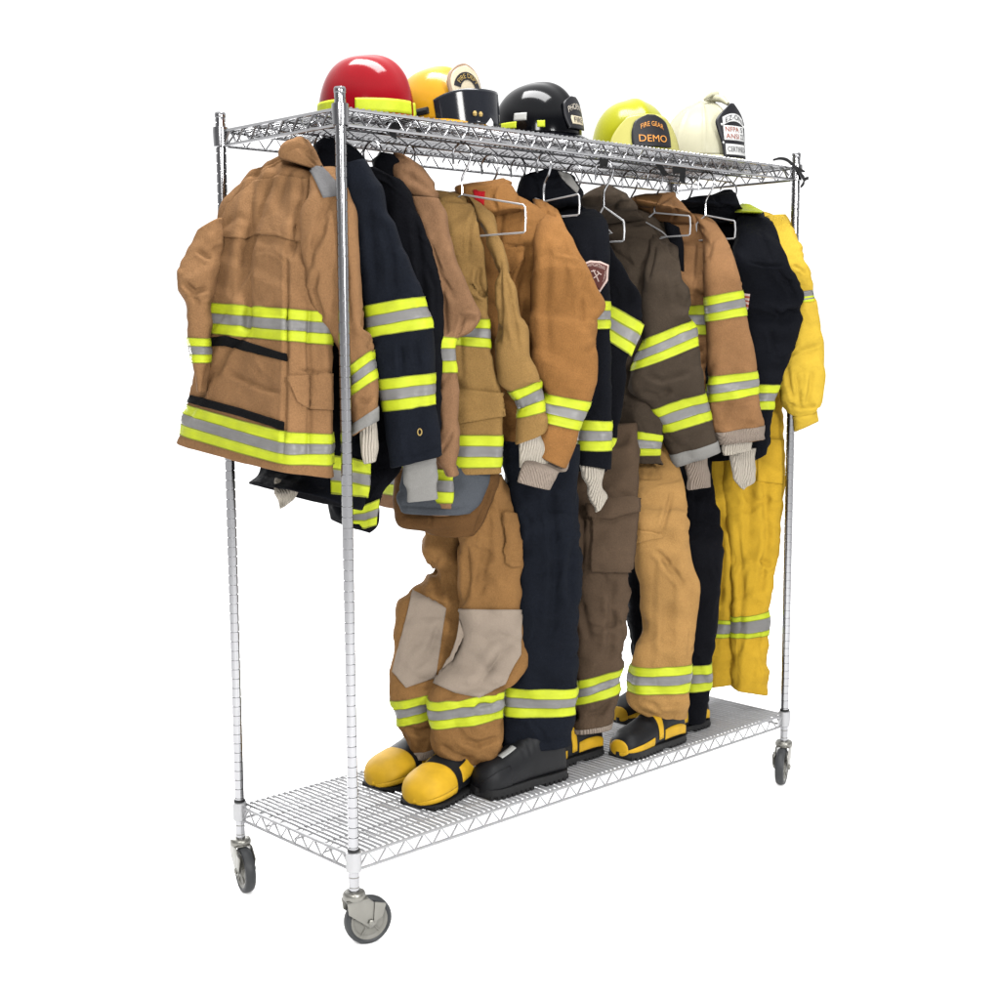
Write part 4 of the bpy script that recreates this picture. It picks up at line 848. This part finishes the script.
# ------------------------------------------------------------------ helmets
class Helmet:
    def __init__(s, px, y, ang, label, a=.135, b=.112, h=.165, z0=2.0145, name='fire_helmet'):
        p = ony(px, 120, y); s.c = np.array([p[0], y, z0]); s.ang = ang; s.a, s.b, s.h = a, b, h
        s.e = empty(name, tuple(s.c), label, 'helmet', 'fire helmets on the top shelf')
    def W(s, p):
        p = np.asarray(p, float); ca, sa = math.cos(s.ang), math.sin(s.ang)
        return np.stack([s.c[0]+p[..., 0]*ca-p[..., 1]*sa, s.c[1]+p[..., 0]*sa+p[..., 1]*ca, s.c[2]+p[..., 2]], -1)
    def surf(s, th, ph, off=0, zl=.02, full=.85, ridge=.007, ribs=0, ridge_w=.016):
        """th from the front, ph 0 rim .. 1 crown"""
        th, ph = np.broadcast_arrays(np.asarray(th, float), np.asarray(ph, float)); A = ph*math.pi/2
        c = np.cos(A)**full; z = zl+(s.h-zl)*np.sin(A)**(1/1.08)
        a = np.where(np.cos(th) > 0, s.a*.96, s.a*1.04)
        X = a*np.cos(th)*c; Y = s.b*np.sin(th)*c
        r = ridge*np.exp(-(Y/ridge_w)**2)*np.clip(ph*3-.3, 0, 1)
        if ribs:
            rb = np.cos(th*ribs/2.)**2; r = r + .006*np.exp(-((1-rb)/.05))*np.sin(A*2)**.5
        P = np.stack([X, Y, z], -1); n = np.stack([X/a**2, Y/s.b**2, (z-zl)/s.h**2*1.0+1e-6], -1); n /= np.linalg.norm(n, axis=-1)[..., None]
        return P+n*(r+off)[..., None]
    def grid(s, P, name, mat, closed=True, parent=None, cap=False):
        V, U = P.shape[:2]; A = s.W(P).reshape(-1, 3)
        Fc = [(i*U+j, i*U+(j+1) % U, (i+1)*U+(j+1) % U, (i+1)*U+j) for i in range(V-1) for j in range(U if closed else U-1)]
        return mesh(name, A, Fc, mat, parent or s.e)
    def dome(s, mat, **k):
        th = np.linspace(0, 2*math.pi, 120, endpoint=False)[None]; ph = np.concatenate([[0], np.linspace(0.002, .999, 60)])[:, None]
        P = s.surf(th, ph, 0, **k); P[0] = P[1]*np.array([.95, .95, 1])
        s.k = k; s.shell = s.grid(P, 'shell', mat)
    def band(s, t0, t1, p0, p1, name, mat, off=.003):
        n = max(6, int(abs(t1-t0)*24)); th = np.linspace(t0, t1, n)[None]; ph = np.linspace(p0, p1, 6)[:, None]
        P = s.surf(th, ph, off, **s.k); I = s.surf(th, ph, -.002, **s.k)
        Q = np.concatenate([I[:1], P, I[-1:]]); Q = np.concatenate([np.concatenate([I[:1, :1], I[:, :1], I[-1:, :1]]), Q, np.concatenate([I[:1, -1:], I[:, -1:], I[-1:, -1:]])], axis=1)
        return s.grid(Q, name, mat, closed=False)
    def brim(s, mat, front=.03, side=.014, rear=.05, drop=.012, thick=.004, zl=.022, rim=None):
        th = np.linspace(0, 2*math.pi, 120, endpoint=False); c = np.cos(th)
        e = np.where(c > 0, side+(front-side)*c**2, side+(rear-side)*c**2)
        r0 = s.surf(th, np.zeros_like(th), -.004, **{**s.k, 'zl': zl}); rows = []
        d = np.stack([np.cos(th)/s.a, np.sin(th)/s.b, 0*th], -1); d /= np.linalg.norm(d, axis=1)[:, None]
        for t, dz in ((0, 0), (.5, -drop*.35), (.95, -drop), (1, -drop-.001)): rows.append(r0+d*(e*t)[:, None]+np.array([0, 0, dz]))
        rows.append(rows[-1]+np.array([0, 0, -thick])); rows.append(r0-d*.01+np.array([0, 0, -thick]))
        return s.grid(np.array(rows), 'brim', mat)
    def front(s, out, z0, lean, curve):
        """a curved plate standing on the front: (across, up, off) -> local"""
        def f(u, t, d):
            u, t, d = np.broadcast_arrays(np.asarray(u, float), np.asarray(t, float), np.asarray(d, float))
            x = s.a+out-curve*u*u-lean*t+d*math.cos(.25); return np.stack([x, u, z0+t+d*.2], -1)
        return f
    def plate(s, f, outline, name, mat, off, thick=.004, parent=None):
        """outline: list of (t, half width) from bottom to top"""
        O = np.array(outline, float); t = np.linspace(O[0, 0], O[-1, 0], 26); w = np.interp(t, O[:, 0], O[:, 1]) if len(O) < 4 else crom(O[:, 1], O[:, 0], t)
        u = np.linspace(-1, 1, 22)
        A = f(w[:, None]*u[None], t[:, None], off); B = f(w[:, None]*u[None], t[:, None], off-thick)
        P = np.concatenate([B[:1], A, B[-1:]]); L = np.concatenate([B[:1, :1], B[:, :1], B[-1:, :1]]); R = np.concatenate([B[:1, -1:], B[:, -1:], B[-1:, -1:]])
        return s.grid(np.concatenate([L, P, R], axis=1), name, mat, closed=False, parent=parent)
    def text(s, f, txt, u0, u1, t0, t1, off, mat, name='lettering', arch=0, parent=None):
        def fn(a, b, d):
            q = (a+.5); u = u0+(u1-u0)*q; t = t0+(t1-t0)*b - arch*((q-.5)*2)**2
            return Vector(s.W(f(u, t, off)).tolist())
        return words(name, txt, mat, fn, parent or s.e, 1., 1.)
    def hang(s, poly, y=.10):                          # loose webbing end drooping through the wires
        P = [ony(px, py, y) for px, py in poly]; c = np.mean(P, axis=0)
        m = MB(); m.prism(P, FH*.002); m.build('chin_strap', STRAP, s.e, smooth=False)

def helmets():
    R = math.radians
    # red, seen from its side
    h = Helmet(365, .165, R(118), 'red fire helmet with a lime trim band, behind the near post', a=.122, b=.108, h=.156)
    h.dome(HRED, ridge=.005, full=.72, zl=.0); h.brim(HRED, front=.02, side=.004, rear=.012, drop=.004, zl=.010)
    for a, b in ((-175, -100), (-80, -5), (5, 80), (100, 175)): h.band(R(a), R(b), .03, .15, 'reflective_band', LIME, .003)
    h.hang([(386, 124), (404, 122), (401, 128), (396, 133), (397, 140), (390, 136)]); h.hang([(415, 128), (424, 128), (421, 136), (418, 138)])
    # yellow with goggles
    h = Helmet(436, .185, R(-88), 'yellow fire helmet with smoked goggles and a cream front shield', a=.130, b=.096, h=.160)
    h.dome(HYEL, ridge=.006, full=.8); h.brim(HYEL, front=.035, side=.008, rear=.03)
    f = h.front(-.004, .068, .18, 3.0)
    h.plate(f, [(0, .050), (.02, .056), (.05, .056), (.075, .040), (.088, .018), (.092, .004)], 'front_shield', TANL, 0, .006)
    h.plate(f, [(.002, .045), (.02, .050), (.05, .050), (.072, .035), (.083, .014), (.086, .003)], 'shield_face', CREAM, .002)
    def arch(r0, r1, mat, off, name, a0=20, a1=160):
        th = np.linspace(R(a0), R(a1), 26); rr = np.linspace(r0, r1, 5)
        P = f(rr[:, None]*np.cos(th)[None]*1.0, .022+rr[:, None]*np.sin(th)[None], off); h.grid(P, name, mat, closed=False)
    arch(.027, .047, LEATH, .0035, 'shield_arch', 12, 168)
    def fn(a, b, d):
        an = a*R(118); r = .0315+b*.011
        return Vector(h.W(f(r*math.sin(an), .022+r*math.cos(an), .0048)).tolist())
    words('lettering', 'FIRE DEPT', GOLD, fn, h.e)
    # smoked lens wrapping the brow
    u = np.linspace(-1, 1, 40); t = np.linspace(0, 1, 14); hw = .102
    def lens(uu, tt, d):
        w = hw*(1+.04*tt); X = h.a+.046-.26*(np.abs(uu)**2.2)*.34-.010*tt+d; Z = .004+.088*tt*(1-.30*np.abs(uu)**5)
        nose = np.clip(1-np.abs(uu)/.17, 0, 1)*np.clip(1-tt/.30, 0, 1); Z = Z+.020*nose
        return np.stack([X+0*Z, uu*w+.028, Z], -1)
    A = lens(u[None], t[:, None], 0); B = lens(u[None], t[:, None], -.004)
    P = np.concatenate([B[:1], A, B[-1:]]); P = np.concatenate([np.concatenate([B[:1, :1], B[:, :1], B[-1:, :1]]), P, np.concatenate([B[:1, -1:], B[:, -1:], B[-1:, -1:]])], axis=1)
    h.grid(P, 'goggles', VISOR, closed=False)
    for y0 in (-.012, .008):
        m = MB(); c = h.W((h.a+.0375-.26*.34*(abs(y0)/hw)**2.2, y0-.01, .022)); m.tube([c+np.array([0, 0, q]) for q in (0, .006, .012)], [.004, .006, .003], 8); m.build('goggle_clip', GOLD, h.e)
    for sg in (-1, 1):
        m = MB(); m.tube([h.W(p) for p in ((h.a*.50, sg*.088, .040), (h.a*.15, sg*.103, .034), (-h.a*.4, sg*.099, .032))], .009, 8); m.build('goggle_strap', STRAP, h.e)
    # black
    h = Helmet(538, .19, R(-78), 'glossy black fire helmet with lime trim pieces, middle one of the row', a=.130, b=.116, h=.166)
    h.dome(HBLK, ridge=.006, full=.82); h.brim(HBLK, front=.03, side=.012, rear=.05)
    for a, b in ((-160, -140), (-112, -88), (-60, -50), (40, 62), (100, 140)): h.band(R(a), R(b), .05, .12, 'reflective_trim', LIME, .002)
    h.band(R(-92), R(-74), .13, .22, 'side_plate', BGREY, .002)
    f = h.front(.006, .034, .22, 5.0)
    h.plate(f, [(0, .036), (.02, .043), (.05, .044), (.075, .034), (.088, .012)], 'front_shield', LEATH, 0, .005)
    h.plate(f, [(.012, .026), (.02, .028), (.030, .028), (.034, .026)], 'shield_panel', CREAM, .0015); h.text(f, 'FIRE', -.02, .02, .016, .030, .003, INKD)
    h.text(f, 'PHOENIX', -.036, .036, .052, .068, .003, INKG, arch=.012)
    # lime with visor
    h = Helmet(631, .19, R(-114), 'lime fire helmet with a pale visor and a black shield reading DEMO', a=.135, b=.112, h=.162)
    h.dome(HLIM, ridge=.006, full=.82); h.brim(HLIM, front=.03, side=.010, rear=.04)
    f = h.front(.030, .006, .26, 4.2)
    u = np.linspace(-1, 1, 30); t = np.linspace(0, 1, 14)
    def vis(uu, tt, d):
        w = .112*(1-.42*tt**2); return f(uu*w, .104*tt*(1-.12*uu**4), d-.012)
    A = vis(u[None], t[:, None], 0); B = vis(u[None], t[:, None], -.003)
    P = np.concatenate([B[:1], A, B[-1:]]); P = np.concatenate([np.concatenate([B[:1, :1], B[:, :1], B[-1:, :1]]), P, np.concatenate([B[:1, -1:], B[:, -1:], B[-1:, -1:]])], axis=1)
    h.grid(P, 'visor', HPALE, closed=False)
    h.plate(f, [(.006, .060), (.03, .061), (.06, .056), (.085, .040), (.098, .012)], 'front_shield', LEATH, 0, .006)
    h.text(f, 'DEMO', -.044, .044, .018, .038, .002, INKO); h.text(f, 'FIRE GEAR', -.036, .036, .064, .078, .002, INKO, arch=.010)
    h.hang([(599, 158), (609, 159), (607, 168), (604, 166), (600, 169)]); h.hang([(655, 164), (661, 163), (668, 174), (663, 176)])
    # white traditional
    h = Helmet(702, .19, R(-95), 'white traditional fire helmet with a tall black and white front shield', a=.128, b=.112, h=.190)
    h.dome(HWHT, ridge=.008, full=1.05, ribs=8); h.brim(HWHT, front=.04, side=.028, rear=.085, drop=.016)
    f = h.front(.024, .008, .15, 4.0)
    h.plate(f, [(0, .046), (.05, .050), (.085, .058), (.115, .060), (.140, .040), (.158, .018), (.168, .006)], 'front_shield', LEATH, 0, .007)
    for t0, t1, w in ((.010, .042, .042), (.054, .098, .044)): h.plate(f, [(t0, w), (t1, w)], 'shield_panel', WHT, .0015)
    u = np.linspace(-1, 1, 20); A = np.array([f(u*.045, t-.014*u**2, .0015) for t in np.linspace(.112, .136, 5)]); h.grid(A, 'shield_panel', WHT, closed=False)
    h.text(f, 'EZ-ON', -.036, .036, .117, .132, .003, INKD, arch=.012)
    h.text(f, 'NFPA', -.040, .014, .079, .094, .003, INKR); h.text(f, 'S', .024, .034, .079, .094, .003, INKD)
    h.text(f, 'ANSI', -.040, .012, .058, .073, .003, INKR); h.text(f, 'ZZ', .020, .038, .058, .073, .003, INKD)
    h.text(f, 'CERTIFIED', -.038, .038, .018, .034, .003, INKD)
    # crest holder above the shield
    m = MB(); top = [h.W(p) for p in ((.0, 0, .190), (.03, 0, .199), (.06, 0, .200), (.085, 0, .194), (.108, 0, .176))]
    m.tube(top, [.004, .009, .012, .012, .006], 10); m.tube([h.W(p) for p in ((.03, -.026, .196), (.05, -.012, .212), (.06, .0, .214), (.05, .012, .212), (.03, .026, .196))], [.004, .008, .010, .008, .004], 8); m.build('crest', HWHT, h.e)
    h.hang([(672, 167), (686, 166), (685, 184), (679, 181), (680, 173), (673, 174)])
    for t in (.045, .1):
        for sg in (-1, 1):
            m = MB(); m.lathe(h.W(f(sg*.049, t, .001)), [(.004, 0), (.003, .002)], axis=h.W((1, 0, 0))-h.W((0, 0, 0)), n=10); m.build('stud', WHT, h.e)

def tie_strap():
    e = empty('tie_strap', (LEN, 0, 1.96), 'black webbing strap tied over the shelf corner at the right post', 'strap')
    m = MB(); P = [ony(773, 160, -.022), ony(780, 158.5, -.024), ony(787, 160, -.026), ony(793, 165, -.028), ony(799, 170.5, -.026)]
    P = crom(np.array(P), np.arange(5.), np.linspace(0, 4, 20))
    def rib(P, w, name):
        m = MB(); P = np.array(P); V = []; n = len(P)
        for i in range(n):
            ww = w[i] if hasattr(w, '__len__') else w
            for a, b in ((-1, -1), (1, -1), (1, 1), (-1, 1)): V.append(P[i]+UP*a*ww/2+FH*b*.0012)
        F2 = [(i*4+j, i*4+(j+1) % 4, (i+1)*4+(j+1) % 4, (i+1)*4+j) for i in range(n-1) for j in range(4)]+[(0, 1, 2, 3), tuple(range(n*4-4, n*4))]
        m.add(V, F2); m.build(name, STRAP, e, smooth=False)
    rib(P, np.linspace(.006, .016, 20), 'webbing')
    rib([ony(798, 168, -.026), ony(803, 171, -.026), ony(805, 171.5, -.026)], [.012, .008, .003], 'loose_end')
    Q = crom(np.array([ony(799, 170, -.028), ony(802, 176, -.03), ony(804.5, 180, -.03), ony(803, 184, -.03), ony(800.5, 187, -.03)]), np.arange(5.), np.linspace(0, 4, 16)); rib(Q, np.r_[np.linspace(.013, .020, 8), np.linspace(.020, .008, 8)], 'loose_end')
    rib([ony(804, 180, -.03), ony(806.5, 178.5, -.03), ony(808.5, 178, -.03)], [.014, .010, .010], 'loose_end')

# ------------------------------------------------------------------ setting and light
def setting():
    m = MB(); m.add([(-40, -40, 0), (40, -40, 0), (40, 40, 0), (-40, 40, 0)], [(0, 1, 2, 3)]); f = m.build('floor', WHITEF); f['kind'] = 'structure'
    w = bpy.data.worlds.new('World'); SC.world = w; w.use_nodes = True; nt = w.node_tree; bg = nt.nodes['Background']
    tc = nt.nodes.new('ShaderNodeTexCoord'); dt = nt.nodes.new('ShaderNodeVectorMath'); dt.operation = 'DOT_PRODUCT'
    dt.inputs[1].default_value = (_sy, _cy, 0); nt.links.new(tc.outputs['Generated'], dt.inputs[0])
    r = nt.nodes.new('ShaderNodeValToRGB'); mp = nt.nodes.new('ShaderNodeMapRange'); mp.inputs['From Min'].default_value = -1; nt.links.new(dt.outputs['Value'], mp.inputs['Value'])
    nt.links.new(mp.outputs[0], r.inputs['Fac'])
    # bright studio wall ahead, dim room behind the photographer
    r.color_ramp.elements[0].position = .30; r.color_ramp.elements[0].color = (.36, .36, .37, 1)
    r.color_ramp.elements[1].position = .72; r.color_ramp.elements[1].color = (1.30, 1.30, 1.30, 1)
    sep = nt.nodes.new('ShaderNodeSeparateXYZ'); nt.links.new(tc.outputs['Generated'], sep.inputs[0])
    r2 = nt.nodes.new('ShaderNodeValToRGB'); r2.color_ramp.elements[0].position = .42; r2.color_ramp.elements[0].color = (0, 0, 0, 1)
    r2.color_ramp.elements[1].position = .62; r2.color_ramp.elements[1].color = (1, 1, 1, 1); nt.links.new(sep.outputs['Z'], r2.inputs['Fac'])
    mx = nt.nodes.new('ShaderNodeMix'); mx.data_type = 'RGBA'; nt.links.new(r2.outputs['Color'], mx.inputs['Factor'])
    nt.links.new(r.outputs['Color'], mx.inputs['A']); mx.inputs['B'].default_value = (2.1, 2.1, 2.1, 1)
    nt.links.new(mx.outputs['Result'], bg.inputs['Color']); bg.inputs['Strength'].default_value = 1
    def area(name, loc, to, sx, sy, watts, col=(1, 1, 1)):
        l = bpy.data.lights.new(name, 'AREA'); l.shape = 'RECTANGLE'; l.size = sx; l.size_y = sy; l.energy = watts; l.color = col
        o = bpy.data.objects.new(name, l); COL.objects.link(o); o.location = loc
        o.rotation_euler = (Vector(to)-Vector(loc)).to_track_quat('-Z', 'Y').to_euler(); return o
    area('softbox_key', (-2.9, -2.6, 3.1), (.7, .1, 1.0), .7, .9, 150, (1, .985, .96))
    area('softbox_front', (-.35, -4.4, 2.45), (.9, .1, 1.0), .8, .8, 270)

    area('softbox_overhead', (.3, .1, 4.6), (.7, .2, 0), 2.6, 1.1, 420)
    area('added_floor_fill', (1.2, 3.6, 1.6), (.9, .1, 0), 2.4, .8, 130)  # added fill lamp behind the rack, lifts the shade on the floor
    cam = bpy.data.cameras.new('camera'); co = bpy.data.objects.new('camera', cam); COL.objects.link(co)
    cam.sensor_width = 36; cam.lens = F/1000*36; cam.clip_end = 200; cam.clip_start = .05
    M = Matrix(((RT[0], UP[0], -FW[0], CP[0]), (RT[1], UP[1], -FW[1], CP[1]), (RT[2], UP[2], -FW[2], CP[2]), (0, 0, 0, 1))); co.matrix_world = M
    SC.camera = co
    vs = SC.view_settings; vs.view_transform = 'Standard'; vs.look = 'None'; vs.exposure = 0; vs.gamma = 1; vs.use_curve_mapping = False
    SC.cycles.max_bounces = 8

rack(); hangers(); garments(); trousers(); boots(); helmets(); tie_strap(); setting()
